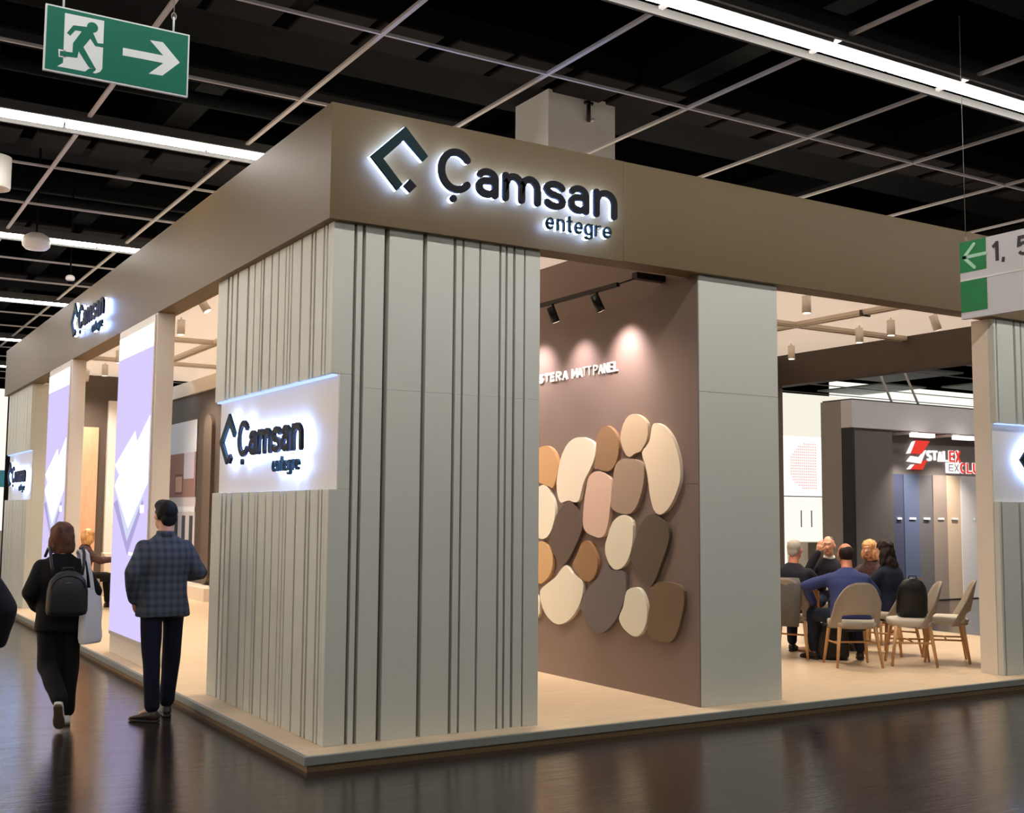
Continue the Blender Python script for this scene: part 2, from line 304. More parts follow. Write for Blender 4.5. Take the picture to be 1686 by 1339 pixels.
# ------------------------------------------------------------------ letters drawn with strokes
def arc(cx, cy, rx, ry, a0, a1, n=14): return [(cx+rx*math.cos(R(a0+(a1-a0)*i/n)), cy+ry*math.sin(R(a0+(a1-a0)*i/n))) for i in range(n+1)]
def glyph(ch, x0, x1, y0, y1, s):
    h = s/2; l, r, b, t = x0+h, x1-h, y0+h, y1-h; w_, H_ = r-l, t-b; mx, my = (l+r)/2, (b+t)/2
    if ch == 'C': return [arc(mx, my, w_/2, H_/2, 42, 318, 26)]
    if ch == 'a':
        yb = b+H_*.3
        return [arc(mx, t-H_*.3, w_/2, H_*.3, 150, 0, 12)+[(r,b)], [(r,b+H_*.6)]+[(mx,b+H_*.6)]+arc(mx-.02*w_, yb, w_/2*.98, H_*.3, 90, 270, 10)+arc(mx, yb, w_/2, H_*.3, 280, 345, 5)]
    if ch == 'n': return [[(l,b),(l,t)], [(l,t-H_*.45)]+arc(mx, t-w_/2*.9, w_/2, w_/2*.9, 180, 0, 12)+[(r,b)]]
    if ch == 'm':
        c = mx; q = (c-l)/2
        return [[(l,b),(l,t)], [(l,t-H_*.45)]+arc(l+q, t-q*1.1, q, q*1.1, 180, 0, 10)+[(c,b)], [(c,t-H_*.45)]+arc(c+q, t-q*1.1, q, q*1.1, 180, 0, 10)+[(r,b)]]
    if ch in 'sS':
        q = H_/4
        return [arc(mx, t-q, w_/2, q, 25, 180, 10)+arc(mx, t-q, w_/2*.9, q, 200, 250, 3)+arc(mx, b+q, w_/2*.9, q, 70, 20, 3)+arc(mx, b+q, w_/2, q, 0, -155, 10)]
    if ch == 'e': return [[(l,my),(r,my)]+arc(mx, my, w_/2, H_/2, 8, 315, 22)]
    if ch == 't': return [[(mx,y1+H_*.35),(mx,b+H_*.2)]+arc(mx+w_*.4, b+H_*.2, w_*.4, H_*.2, 180, 270, 6), [(l,t),(r,t)]]
    if ch == 'g': return [arc(mx, my, w_/2, H_/2, 0, 360, 24), [(r,t),(r,b-H_*.2)]+arc(mx, b-H_*.2, w_/2, H_*.22, 0, -150, 10)]
    if ch == 'r': return [[(l,b),(l,t)], [(l,t-H_*.4)]+arc(l+w_*.9, t-H_*.4, w_*.9, H_*.4, 180, 90, 8)]
    D = {'T':[[(mx,b),(mx,t)],[(l-h,t),(r+h,t)]], 'E':[[(l,b),(l,t)],[(l-h,t),(r+h,t)],[(l,my),(r,my)],[(l-h,b),(r+h,b)]], 'L':[[(l,y1),(l,b)],[(l-h,b),(r+h,b)]],
     'A':[[(l,y0),(mx,y1-h)],[(mx,y1-h),(r,y0)],[(l+w_*.22,b+H_*.3),(r-w_*.22,b+H_*.3)]], 'M':[[(l,y0),(l,y1)],[(l,y1-h),(mx,b+H_*.2),(r,y1-h)],[(r,y0),(r,y1)]],
     'N':[[(l,y0),(l,y1)],[(l,y1-h),(r,y0+h)],[(r,y0),(r,y1)]], 'I':[[(mx,y0),(mx,y1)]], 'X':[[(l,y0),(r,y1)],[(r,y0),(l,y1)]],
     'R':[[(l,y0),(l,y1)],[(l,t)]+[(mx,t)]+arc(mx, t-H_*.25, w_/2, H_*.25, 90, -90, 8)+[(l,my)],[(mx,my),(r,y0)]], 'P':[[(l,y0),(l,y1)],[(l,t)]+[(mx,t)]+arc(mx, t-H_*.27, w_/2, H_*.27, 90, -90, 8)+[(l,t-H_*.54)]],
     'U':[[(l,y1)]+arc(mx, b+H_*.3, w_/2, H_*.3, 180, 360, 10)+[(r,y1)]], '1':[[(l,t-H_*.22),(r,t)],[(r,y0),(r,y1)]], ',':[[(mx,t),(l,b)]],
     '5':[[(r,t),(l+w_*.08,t),(l,my+H_*.05)]+arc(mx, b+H_*.32, w_/2, H_*.32, 130, -150, 16)], 'V':[[(l,y1),(mx,y0),(r,y1)]]}
    return D[ch]
def stroke(bm, pts, sw, to3, d0, d1, rnd=True):
    pts = [Vector(p) for p in pts]; pts = [p for i,p in enumerate(pts) if i == 0 or (p-pts[i-1]).length > 1e-6]
    st = []
    N_ = len(pts)
    for i, p in enumerate(pts):
        a = (p-pts[i-1]).normalized() if i else (pts[1]-p).normalized()
        c = (pts[i+1]-p).normalized() if i < N_-1 else a
        m_ = (a+c); m_ = m_.normalized() if m_.length > 1e-6 else a
        k = 1/max(.45, math.sqrt(max(0,(1+a.dot(c))/2)))
        st.append((p, m_, sw/2*k))
    if rnd:
        d = st[0][1]; pre = [(st[0][0]-d*(sw/2)*math.sin(R(q)), d, sw/2*math.cos(R(q))) for q in (84,60,35)]
        d = st[-1][1]; post = [(st[-1][0]+d*(sw/2)*math.sin(R(q)), d, sw/2*math.cos(R(q))) for q in (35,60,84)]
        st = pre+st+post
    Q = []
    for p, d, hw in st:
        n = Vector((-d.y, d.x)); A, B = p+n*hw, p-n*hw
        Q.append([bm.verts.new(to3(A.x,A.y,d0)), bm.verts.new(to3(B.x,B.y,d0)), bm.verts.new(to3(B.x,B.y,d1)), bm.verts.new(to3(A.x,A.y,d1))])
    for a, c in zip(Q, Q[1:]):
        for k in range(4): bm.faces.new((a[k],a[(k+1)%4],c[(k+1)%4],c[k]))
    bm.faces.new(Q[0][::-1]); bm.faces.new(Q[-1])
def text_row(parent, s, boxes, y0, y1, sw, to3, d0, d1, mt, rnd=False, name='letter'):
    for ch, (x0,x1) in zip(s, boxes):
        bm = bmesh.new()
        for i_, st in enumerate(glyph(ch, x0, x1, y0, y1, sw)): stroke(bm, st, sw, to3, d0, d1+.0008*i_, rnd)
        link(name, mesh_of(bm, name), mt, parent)
def spread(s, x0, x1, gap=.28, wid=None):
    wid = wid or {}; ws = [wid.get(c, 1) if c != ' ' else .55 for c in s]; tot = sum(ws)+gap*(len(s)-1); k = (x1-x0)/tot; out = []; x = x0
    for c, w_ in zip(s, ws):
        if c != ' ': out.append((x, x+w_*k))
        x += (w_+gap)*k
    return out
def logo(label, origin, ua, nrm, sc, face_scale=1.0):
    o, ua, nrm = Vector(origin), Vector(ua), Vector(nrm)
    root = empty('logo_sign', origin, 0, label, 'illuminated sign', 'halo-lit logo signs of the stand')
    def to3(u, v, d): return ua*(u*sc)+Vector((0,0,(v-3.884)*sc))+nrm*d
    f0, f1, g0, g1 = .06, .085, .03, .06
    def piece(name, polys, strokes, sw, mt):
        bm = bmesh.new()
        for pl in polys: prism(bm, pl, to3, f0, f1)
        for i_, s_ in enumerate(strokes): stroke(bm, s_, sw, to3, f0, f1+.0008*i_)
        par = link(name, mesh_of(bm, name), mt, root)
        bm = bmesh.new()
        for pl in polys:
            c = Vector((sum(p[0] for p in pl)/len(pl), sum(p[1] for p in pl)/len(pl)))
            prism(bm, pl, to3, g0, g1)
        for s_ in strokes: stroke(bm, s_, sw*.92, to3, g0, g1)
        link('halo_led', mesh_of(bm, 'halo_led'), MT['halo'], par)
        bm = bmesh.new(); q = polys[0][0] if polys else strokes[0][len(strokes[0])//2]
        u, v = (polys[0][4] if polys and len(polys[0]) > 4 else q)
        tube(bm, [to3(u,v,0), to3(u,v,g0+.004)], .006, 6); link('spacer', mesh_of(bm), MT['alu'], par)
    piece('emblem', [[(0,4.094),(.263,4.351),(.444,4.165),(.405,4.123),(.256,4.253),(.096,4.091),(.249,3.929),(.206,3.884)]], [], .05, MT['teal'])
    piece('emblem_square', [[(.256,3.925),(.305,3.979),(.357,3.935),(.307,3.883)]], [], .05, MT['navy'])
    for ch, x0, x1, y0, y1 in (('C',.53,.823,3.936,4.263),('a',.841,1.028,3.942,4.160),('m',1.066,1.398,3.940,4.160),('s',1.428,1.626,3.938,4.160),('a',1.653,1.841,3.938,4.160),('n',1.889,2.111,3.936,4.162)):
        piece('letter', [], glyph(ch, x0, x1, y0, y1, .052), .052, MT['navy'])
    piece('cedilla_dot', [[(.655+.026*math.cos(2*math.pi*k/16), 3.893+.026*math.sin(2*math.pi*k/16)) for k in range(16)]], [], .05, MT['navy'])
    for ch, x0, x1 in (('e',1.45,1.52),('n',1.547,1.618),('t',1.636,1.687),('e',1.711,1.784),('g',1.802,1.876),('r',1.9,1.959),('e',1.978,2.056)):
        piece('small_letter', [], glyph(ch, x0, x1, 3.782, 3.873, .0145), .0145, MT['teal'])
    return root
logo('large halo-lit logo with dark letters on the right face of the fascia, at the corner', (.417,.183,3.884), (1,0,0), (0,-1,0), 1)
logo('halo-lit logo far along the left face of the fascia', (.16,8.80,3.884), (0,-1,0), (-1,0,0), .935)
logo('halo-lit logo on the recessed panel of the slatted corner tower', (.285,2.62,2.035), (0,-1,0), (-1,0,0), .90)
logo('overexposed halo-lit logo on the tower at the far left end of the stand', (.285,14.6,2.035), (0,-1,0), (-1,0,0), .88)
logo('halo-lit logo cut by the right picture edge on the right-hand tower', (7.671,.308,2.035), (1,0,0), (0,-1,0), .90)

# ------------------------------------------------------------------ slatted towers
RG = [(.372,.395),(.433,.459),(.601,.64),(.904,.938),(1.154,1.179),(1.227,1.244),(1.369,1.386),(1.542,1.56),(1.597,1.615),(1.663,1.685),(1.759,1.773)]
LG = [(.347,.369),(.406,.431),(.566,.597),(.631,.662),(.833,.861),(1.028,1.048),(1.088,1.105),(1.16,1.177),(1.314,1.338),(1.466,1.491),(1.642,1.68),(1.713,1.732),(1.864,1.887),(2.012,2.057),(2.286,2.329),(2.432,2.469),(2.536,2.582)]
def runs(gaps, a, b):
    out = []; x = a
    for g0, g1 in gaps: out.append((x,g0)); x = g1
    out.append((x,b)); return out
NZ0, NZ1, DEP = 1.80, 2.585, .065
tw = empty('slatted_tower', (.22,.243,ZP), 0, 'warm grey slatted corner tower with a recessed logo panel under the fascia', 'tower', None)
def tp(name, x0,x1,y0,y1,z0,z1, m, bev=.003): return box(name, x0-.22, x1-.22, y0-.243, y1-.243, z0-ZP, z1-ZP, m, tw, bev)
tp('core', .285, 1.903, .308, 2.84, ZP, 3.64, MT['core'], 0)
tp('sign_panel', .277, .286, .243, 2.84, NZ0, NZ1, MT['white'], 0)
for i, (a, b) in enumerate(runs(RG, .22, 1.903)):
    if i == 0:
        tp('slat', .22, b, .243, .308, ZP, NZ0, MT['slat']); tp('slat', .22, b, .243, .308, NZ1, 3.64, MT['slat']); tp('slat', .286, b, .243, .308, NZ0, NZ1, MT['slat'])
    else:
        tp('slat', a, b, .243, .308, ZP, 2.4995, MT['slat'], .001); tp('slat', a, b, .243, .308, 2.5005, 3.64, MT['slat'], .001)
for i, (a, b) in enumerate(runs(LG, .308, 2.84)):
    for z0, z1 in ((ZP,NZ0),(NZ1,3.64)): tp('slat', .22, .285, a, b, z0, z1, MT['slat'])
tp('led_strip', .236, .276, .26, 2.83, NZ1-.012, NZ1-.002, MT['ledbar'], 0)
fl = empty('slatted_tower', (.22,12.53,ZP), 0, 'slatted tower at the far left end of the stand', 'tower', None)
def fp(name, x0,x1,y0,y1,z0,z1, m, bev=.003): return box(name, x0-.22, x1-.22, y0-12.53, y1-12.53, z0-ZP, z1-ZP, m, fl, bev)
fp('core', .285, .6, 12.56, 14.93, ZP, 3.64, MT['slat'], 0); fp('sign_panel', .277,.286,12.56,14.93,NZ0,NZ1,MT['white'],0)
fp('end_panel', .286, .6, 12.53, 12.56, ZP, 3.64, MT['slat'])
for z0, z1 in ((ZP,NZ0),(NZ1,3.64)): fp('end_panel', .22, .286, 12.53, 12.56, z0, z1, MT['slat'])
for i, (a, b) in enumerate(runs([(g0,g1) for g0,g1 in LG if g1 < 2.35], .262, 2.62)):
    for z0, z1 in ((ZP,NZ0),(NZ1,3.64)): fp('slat', .22, .285, a+12.3, b+12.3, z0, z1, MT['slat'])
fp('led_strip', .236, .276, 12.57, 14.9, NZ1-.012, NZ1-.002, MT['ledbar'], 0)
rtw = empty('slatted_tower', (7.33,.243,ZP), 0, 'slatted tower with a logo panel cut off by the right picture edge', 'tower', None)
def rp(name, x0,x1,y0,y1,z0,z1, m, bev=.003): return box(name, x0-7.33, x1-7.33, y0-.243, y1-.243, z0-ZP, z1-ZP, m, rtw, bev)
rp('core', 7.34, 10.03, .308, .50, ZP, 3.64, MT['core'], 0); rp('sign_panel', 7.33, 10.0, .3, .309, NZ0, NZ1, MT['white'], 0)
rp('end_panel', 7.325, 7.34, .308, .50, ZP, 3.64, MT['cream'], 0)
rg = [(7.362,7.384),(7.642,7.679),(7.754,7.781),(8.0,8.03),(8.1,8.125),(8.3,8.33),(8.5,8.54),(8.8,8.83),(8.95,8.97),(9.1,9.13),(9.4,9.43),(9.7,9.73)]
for a, b in runs(rg, 7.33, 10.03):
    for z0, z1 in ((ZP,NZ0),(NZ1,3.64)): rp('slat', a, b, .243, .308, z0, z1, MT['slat'])
rp('led_strip', 7.36, 10.0, .256, .296, NZ1-.012, NZ1-.002, MT['ledbar'], 0)

# ------------------------------------------------------------------ plain column and pebble wall
c = empty('facade_column', (3.46,.243,ZP), 0, 'plain grey facade column between the two right openings', 'column')
for z0, z1 in ((ZP,2.662),(2.664,3.64)): box('panel', .012, .9, 0, .30, z0-ZP, z1-ZP, MT['slat'], c, .002)
PW = struct(empty('wall_pebble'))
for z0, z1 in ((ZP,1.899),(1.901,3.64)): box('wall_panel', 3.46, 3.471, .246, .55, z0, z1, MT['mauve'], PW); box('wall_panel', 3.46, 3.56, .55, 5.2, z0, z1, MT['mauve'], PW)
box('wall_panel', 3.46, 3.56, .41, 5.2, 3.64, 4.11, MT['mauve'], PW)
struct(box('wall_back', 3.56, 10.2, 6.1, 6.2, ZP, 4.1, MT['brown']))
PEB = {
'orange_u': [(2.78, 2.13), (2.709, 2.255), (2.583, 2.302), (2.459, 2.308), (2.337, 2.249), (2.275, 2.133), (2.291, 2.02), (2.352, 1.898), (2.421, 1.909), (2.597, 1.95), (2.742, 1.992)],
'cream_big': [(2.251, 2.113), (2.168, 2.261), (2.035, 2.348), (1.889, 2.365), (1.746, 2.334), (1.653, 2.275), (1.662, 2.167), (1.73, 2.061), (1.83, 1.954), (1.887, 1.828), (1.919, 1.764), (2.0, 1.755), (2.098, 1.774), (2.215, 1.747), (2.272, 1.813), (2.294, 1.945)],
'brown_u': [(1.637, 2.356), (1.637, 2.256), (1.649, 2.149), (1.674, 2.068), (1.591, 2.054), (1.485, 2.033), (1.395, 2.048), (1.321, 2.12), (1.289, 2.241), (1.312, 2.339), (1.38, 2.408), (1.47, 2.449), (1.561, 2.424)],
'beige': [(1.248, 2.397), (1.205, 2.473), (1.133, 2.52), (1.048, 2.527), (0.951, 2.491), (0.882, 2.435), (0.869, 2.358), (0.883, 2.291), (0.938, 2.226), (0.98, 2.19), (1.049, 2.182), (1.106, 2.155), (1.148, 2.152), (1.205, 2.194), (1.254, 2.275), (1.266, 2.345)],
'cream_r': [(0.801, 2.422), (0.734, 2.425), (0.642, 2.387), (0.552, 2.308), (0.489, 2.206), (0.444, 2.074), (0.44, 1.944), (0.479, 1.847), (0.543, 1.75), (0.634, 1.668), (0.713, 1.643), (0.765, 1.659), (0.805, 1.709), (0.845, 1.818), (0.871, 1.953), (0.906, 2.072), (0.952, 2.158), (0.944, 2.2), (0.883, 2.24), (0.842, 2.297), (0.82, 2.372)],
'taupe': [(1.336, 2.094), (1.249, 2.135), (1.106, 2.133), (0.994, 2.112), (0.933, 2.064), (0.926, 1.954), (0.962, 1.836), (1.023, 1.726), (1.093, 1.666), (1.178, 1.645), (1.307, 1.662), (1.395, 1.692), (1.41, 1.753), (1.389, 1.893), (1.366, 2.016)],
'pink': [(1.792, 1.899), (1.767, 1.98), (1.683, 2.027), (1.591, 2.036), (1.485, 2.01), (1.41, 1.955), (1.401, 1.841), (1.425, 1.683), (1.455, 1.56), (1.499, 1.462), (1.575, 1.429), (1.666, 1.441), (1.791, 1.475), (1.848, 1.537), (1.839, 1.682), (1.817, 1.809)],
'cream_l': [(2.775, 1.68), (2.704, 1.855), (2.561, 1.926), (2.473, 1.91), (2.386, 1.832), (2.323, 1.719), (2.322, 1.624), (2.366, 1.511), (2.434, 1.434), (2.521, 1.398), (2.627, 1.411), (2.737, 1.525)],
'dark_l': [(2.164, 1.737), (2.082, 1.77), (2.0, 1.737), (1.918, 1.645), (1.854, 1.546), (1.886, 1.464), (1.965, 1.353), (2.078, 1.221), (2.161, 1.163), (2.227, 1.164), (2.329, 1.249), (2.416, 1.378), (2.399, 1.435), (2.332, 1.53), (2.298, 1.625)],
'orange_l': [(2.805, 1.174), (2.698, 1.333), (2.556, 1.375), (2.45, 1.33), (2.364, 1.248), (2.363, 1.135), (2.413, 1.049), (2.517, 0.977), (2.623, 0.962), (2.749, 1.022)],
'brown_m': [(1.885, 1.364), (1.806, 1.397), (1.728, 1.386), (1.666, 1.317), (1.62, 1.238), (1.62, 1.15), (1.665, 1.068), (1.758, 1.022), (1.852, 1.035), (1.932, 1.091), (2.006, 1.151), (2.007, 1.196), (1.933, 1.281)],
'ivory_m': [(1.454, 1.454), (1.41, 1.543), (1.337, 1.605), (1.235, 1.64), (1.149, 1.628), (1.093, 1.581), (1.085, 1.462), (1.108, 1.342), (1.165, 1.238), (1.25, 1.17), (1.337, 1.152), (1.41, 1.177), (1.478, 1.261), (1.502, 1.348)],
'dark_r': [(1.024, 1.48), (0.955, 1.582), (0.859, 1.642), (0.779, 1.647), (0.687, 1.61), (0.609, 1.553), (0.584, 1.472), (0.623, 1.357), (0.689, 1.241), (0.755, 1.123), (0.822, 1.045), (0.876, 1.034), (0.97, 1.104), (1.08, 1.191), (1.119, 1.274), (1.08, 1.377)],
'white_fan': [(2.579, 0.889), (2.482, 0.951), (2.311, 1.035), (2.21, 1.114), (2.127, 1.159), (2.061, 1.112), (1.996, 1.069), (1.884, 1.039), (1.846, 0.996), (1.858, 0.888), (1.93, 0.766), (2.059, 0.657), (2.207, 0.599), (2.324, 0.598), (2.462, 0.661), (2.557, 0.767)],
'slate': [(1.574, 1.117), (1.499, 1.19), (1.425, 1.15), (1.337, 1.145), (1.222, 1.142), (1.188, 1.067), (1.199, 0.947), (1.251, 0.825), (1.352, 0.697), (1.484, 0.6), (1.573, 0.574), (1.695, 0.589), (1.804, 0.678), (1.883, 0.779), (1.852, 0.87), (1.758, 0.965), (1.635, 1.043)],
'white_s': [(1.179, 0.974), (1.081, 1.01), (0.998, 1.007), (0.93, 0.948), (0.89, 0.851), (0.89, 0.752), (0.945, 0.648), (1.041, 0.589), (1.138, 0.605), (1.237, 0.656), (1.288, 0.719), (1.279, 0.763), (1.236, 0.809), (1.208, 0.896)],
'olive': [(0.809, 1.038), (0.729, 1.075), (0.599, 1.082), (0.473, 1.065), (0.403, 1.021), (0.399, 0.918), (0.438, 0.789), (0.501, 0.656), (0.59, 0.584), (0.706, 0.58), (0.824, 0.593), (0.885, 0.645), (0.877, 0.736), (0.85, 0.87), (0.841, 0.97)],
'cream_s': [(2.838, 0.825), (2.693, 0.863), (2.603, 0.802), (2.585, 0.727), (2.601, 0.641), (2.726, 0.602), (2.872, 0.668)]}
PC = {'orange_u':((205,160,110),'ochre pebble-shaped panel at the upper left, half hidden by the tower'), 'cream_big':((242,228,205),'large cream pebble-shaped panel, tallest at the upper left of the wall'),
 'brown_u':((150,116,84),'mid-brown pebble-shaped panel between the cream one and the beige one on top'), 'beige':((206,182,152),'beige pebble-shaped panel, topmost of the cluster'),
 'cream_r':((244,222,194),'long cream banana-shaped panel at the upper right of the cluster'), 'taupe':((166,142,122),'taupe rounded panel in the middle below the beige one'),
 'pink':((222,188,168),'pale pink tall rounded panel in the middle of the cluster'), 'cream_l':((240,230,208),'cream pebble-shaped panel at mid height, cut off by the tower'),
 'dark_l':((88,72,64),'dark brown diamond-like panel at mid left under the large cream one'), 'orange_l':((206,166,118),'ochre pebble-shaped panel at the lower left, half hidden by the tower'),
 'brown_m':((152,116,78),'small mid-brown pebble-shaped panel right of the dark diamond'), 'ivory_m':((240,232,206),'ivory oval panel in the centre below the pink and taupe ones'),
 'dark_r':((92,78,66),'dark brown pebble-shaped panel at mid right under the banana-shaped one'), 'white_fan':((240,230,208),'white fan-shaped panel at the lower left with a pointed top'),
 'slate':((104,96,96),'slate grey pebble-shaped panel at the bottom centre'), 'white_s':((240,234,212),'small white pear-shaped panel at the bottom, right of the slate one'),
 'olive':((112,92,70),'olive brown pebble-shaped panel, lowest on the right'), 'cream_s':((238,226,204),'cream pebble-shaped panel at the far lower left edge behind the tower')}
for k, pts in PEB.items():
    rgb, lab = PC[k]; cy = sum(p[0] for p in pts)/len(pts); cz = sum(p[1] for p in pts)/len(pts)
    bm = bmesh.new(); prism(bm, [(u-cy, v-cz) for u,v in catmull(pts,3)], lambda u,v,d: Vector((d,u,v)), -.034, 0)
    es = [e_ for e_ in bm.edges if all(abs(v.co.x+.034) < 1e-5 for v in e_.verts)]
    bmesh.ops.bevel(bm, geom=es, offset=.004, segments=2, affect='EDGES')
    o = link('pebble_panel', mesh_of(bm, 'pebble_panel'), mat('pebble_'+k, rgb, .5)); o.location = (3.46, cy, cz); tag(o, lab, 'wall panel', 'pebble-shaped sample panels on the mauve wall')
tx = empty('wall_lettering', (3.46,1.35,2.94), 0, 'white raised capital lettering above the pebble-shaped panels', 'lettering')
t3 = lambda u, v, d: Vector((-d, 1.31-u, v))
W_ = {'I':.35,'M':1.3,'L':.85,'E':.85,'T':.9}
text_row(tx, 'STERA', spread('STERA', 0, .52, .16, W_), 0, .095, .024, t3, 0, .014, MT['signwhite'])
text_row(tx, 'MATT', spread('MATT', .585, .915, .16, W_), 0, .092, .012, t3, 0, .014, MT['signwhite']); text_row(tx, 'PANEL', spread('PANEL', .945, 1.32, .2, W_), 0, .092, .014, t3, 0, .014, MT['signwhite'])
# black track with spot lamps in front of the pebble wall
tr = empty('light_track', (3.1,0,3.6), 0, 'black track rail in front of the mauve wall', 'track rail')
box('rail', -.018, .018, .86, 4.6, 0, .035, MT['black'], tr); box('wall_arm', .05, .36, .66, .73, .045, .1, MT['black'], tr)
tube_obj('brace', [(.06,.7,.05),(0,.9,.02)], .008, MT['black'], tr); tube_obj('hanger', [(0,3.5,.03),(0,3.5,.51)], .006, MT['black'], tr)
def spot_lamp(label, loc, aim, energy, mt='lamp_white', r=.042, h=.16, drop=.1, ang=60, col=(1,.83,.66), blend=.6, lab_group='white ceiling spot lamps', lens=6):
    e = empty('spot_lamp', loc, 0, label, 'spot lamp', lab_group)
    d = Vector(aim).normalized()
    tube_obj('stem', [(0,0,0),(0,0,-drop)], .012, MT[mt], e)
    a = Vector((0,0,-drop)) - d*h*.45; b = a+d*h
    tube_obj('lamp_body', [a, b], r, MT[mt], e, 20)
    bm = bmesh.new(); u, v, n = frame_of(d)
    ring = [bm.verts.new(b+d*.002+(u*math.cos(2*math.pi*k/16)+v*math.sin(2*math.pi*k/16))*r*.85) for k in range(16)]; bm.faces.new(ring)
    link('lens', mesh_of(bm), glow('lens_'+label[:12], (255,236,214), lens), e)
    ld = bpy.data.lights.new('spot_beam', 'SPOT'); ld.energy = energy*SPOT; ld.spot_size = R(ang); ld.spot_blend = blend; ld.color = col; ld.shadow_soft_size = .05
    lo = bpy.data.objects.new('spot_beam', ld); COL.objects.link(lo); lo.parent = e; lo.location = b+d*.015; lo.rotation_euler = d.to_track_quat('-Z','Y').to_euler()
    return e
pk = (1,.85,.88)
for i, (y, a, en, lb) in enumerate(((1.17,(.62,.04,-1),78,'black spot lamp on the track, second from the tower'),(1.88,(.5,.02,-1),56,'black spot lamp on the track, just right of the tower'),(2.6,(.6,0,-1),60,'black spot lamp on the track behind the tower'),(3.6,(.6,0,-1),60,'black spot lamp at the far end of the track'))):
    spot_lamp(lb, (3.1,y,3.6), a, en, 'black', .04, .15, .09, 92, pk, 1.0, 'black spot lamps of the track', 5)
# ------------------------------------------------------------------ LED screen columns of the left facade
GL = dict(lilac=glow('screen_lilac', (206,194,240), 1.15), white=glow('screen_white', (255,253,255), 1.35), pale=glow('screen_pale_blue', (214,222,250), 1.0), mid=glow('screen_violet', (184,172,226), .95))
def screen_column(y0, label, slabel):
    c = empty('screen_column', (.15,y0,ZP), 0, label, 'column', 'screen columns of the left facade')
    box('column_body', .012, .19, 0, 1.57, 0, 3.54, MT['cream'], c, .003)
    s = empty('led_screen', (.15,y0,ZP), 0, slabel, 'led screen', 'led screens of the left facade')
    box('bezel', -.006, .012, .02, 1.55, .2, 3.52, MT['alu'], s, 0)
    box('display', -.012, -.006, .05, 1.53, .24, 3.20, GL['lilac'], s); box('display_band', -.012, -.006, .05, 1.53, 3.2, 3.44, GL['white'], s)
    def poly(name, pts, m, d):
        bm = bmesh.new(); prism(bm, [(a-4.66, b-ZP) for a,b in pts], lambda u,v,q: Vector((q,u,v)), -.012-d, -.012); link(name, mesh_of(bm), m, s)
    poly('graphic', [(6.18,1.72),(5.47,1.18),(4.86,1.72),(5.2,1.95)], GL['mid'], .0015)
    poly('graphic', [(6.18,1.92),(5.5,1.32),(4.85,1.8),(5.2,2.0)], GL['pale'], .003)
    poly('graphic', [(5.309,2.472),(5.217,2.35),(4.72,2.60),(4.72,1.92),(5.466,1.457),(6.153,1.914),(5.943,2.03),(6.17,2.14)], GL['white'], .0045)
    poly('graphic', [(4.99,1.62),(4.84,1.62),(4.84,1.7),(4.99,1.7)], GL['white'], .0045); poly('graphic', [(5.4,1.18),(4.95,1.18),(4.95,1.21),(5.4,1.21)], GL['white'], .0045)
screen_column(4.66, 'cream column carrying the nearer lilac screen, behind the man in the plaid blazer', 'nearer lilac led screen with white angular graphic')
screen_column(9.0, 'cream column carrying the farther lilac screen, beyond the woman with the tote bag', 'farther lilac led screen with white angular graphic')

# ------------------------------------------------------------------ interior behind the left facade
box('deck', 2.9, 4.2, 15.3, 17.3, .04, ZP, MT['wood'], P)
EW = struct(empty('wall_end'))
box('wall_panel', .38, 3.0, 15.0, 15.1, ZP, 4.1, MT['brown'], EW)
wood_or = mat('orange_veneer', (224,176,144), .45, var=.08, vscale=5, stretch=(6,1,1))
tag(box('veneer_panel', .98, 1.765, 14.93, 15.0, ZP, 3.15, wood_or), 'tall orange-brown veneer panel on the end wall beside the far screen column', 'wall panel')
tag(box('display_board', 1.92, 2.8, 14.9, 15.0, .87, 3.65, MT['white']), 'tall white display board beside the nearer screen column', 'display board')
tag(box('display_plinth', 1.9, 2.85, 14.7, 15.0, ZP, .87, MT['cream'], None, .01), 'cream plinth under the tall white display board', 'plinth')
sh = empty('shelf_unit', (.62,14.7,ZP), 0, 'dark open shelf unit squeezed behind the far tower', 'shelf')
box('back_board', 0, .34, .25, .29, 0, 3.8, MT['dbrown'], sh)
for x in (0,.31): box('side_board', x, x+.03, 0, .25, 0, 3.8, MT['cream'], sh)
for z in (.3,1.3,1.75,1.95,2.2,3.05,3.75): box('shelf_board', .03, .31, 0, .25, z, z+.04, MT['cream'], sh)
IW = struct(empty('wall_inner'))
box('wall_panel', 3.46, 3.56, 12.6, 17.2, .32, 3.85, MT['dbrown'], IW); box('header_beam', 3.40, 3.56, 12.6, 17.2, 3.85, 4.11, MT['cream'], IW); box('plinth', 3.1, 3.56, 12.6, 17.2, ZP, .32, MT['cream'], IW)
po = empty('poster', (3.458,14.5,1.0), 0, 'large interior photo print on the dark brown inner wall, above the man in plaid', 'poster')
def pr(name, y0, y1, z0, z1, rgb, d): return box(name, -.012-d, -d*0, y0-14.5, y1-14.5, z0-1, z1-1, mat('print_'+name, rgb, .5), po)
pr('backing', 14.5,16.3,.9,3.36,(214,206,212),0); pr('print_sky', 14.5,16.3,2.75,3.36,(226,234,250),.002); pr('print_room', 14.5,16.3,1.9,2.75,(150,116,112),.003); pr('print_window',14.6,15.3,2.25,2.75,(206,200,222),.004)
pr('print_frame',15.35,15.9,1.95,2.35,(120,84,72),.004); pr('print_picture',15.4,15.85,2.0,2.3,(208,170,148),.005); pr('print_worktop',14.5,16.3,1.62,1.72,(240,242,250),.004)
for a in (14.6,15.1,15.6): pr('print_shelf',a,a+.22,1.05,1.55,(64,64,78),.004)
bm = bmesh.new(); ov = [(13.64+.24*math.cos(a), (3.15 if math.sin(a) > 0 else .58)+.24*math.sin(a)) for a in [2*math.pi*k/32 for k in range(32)]]
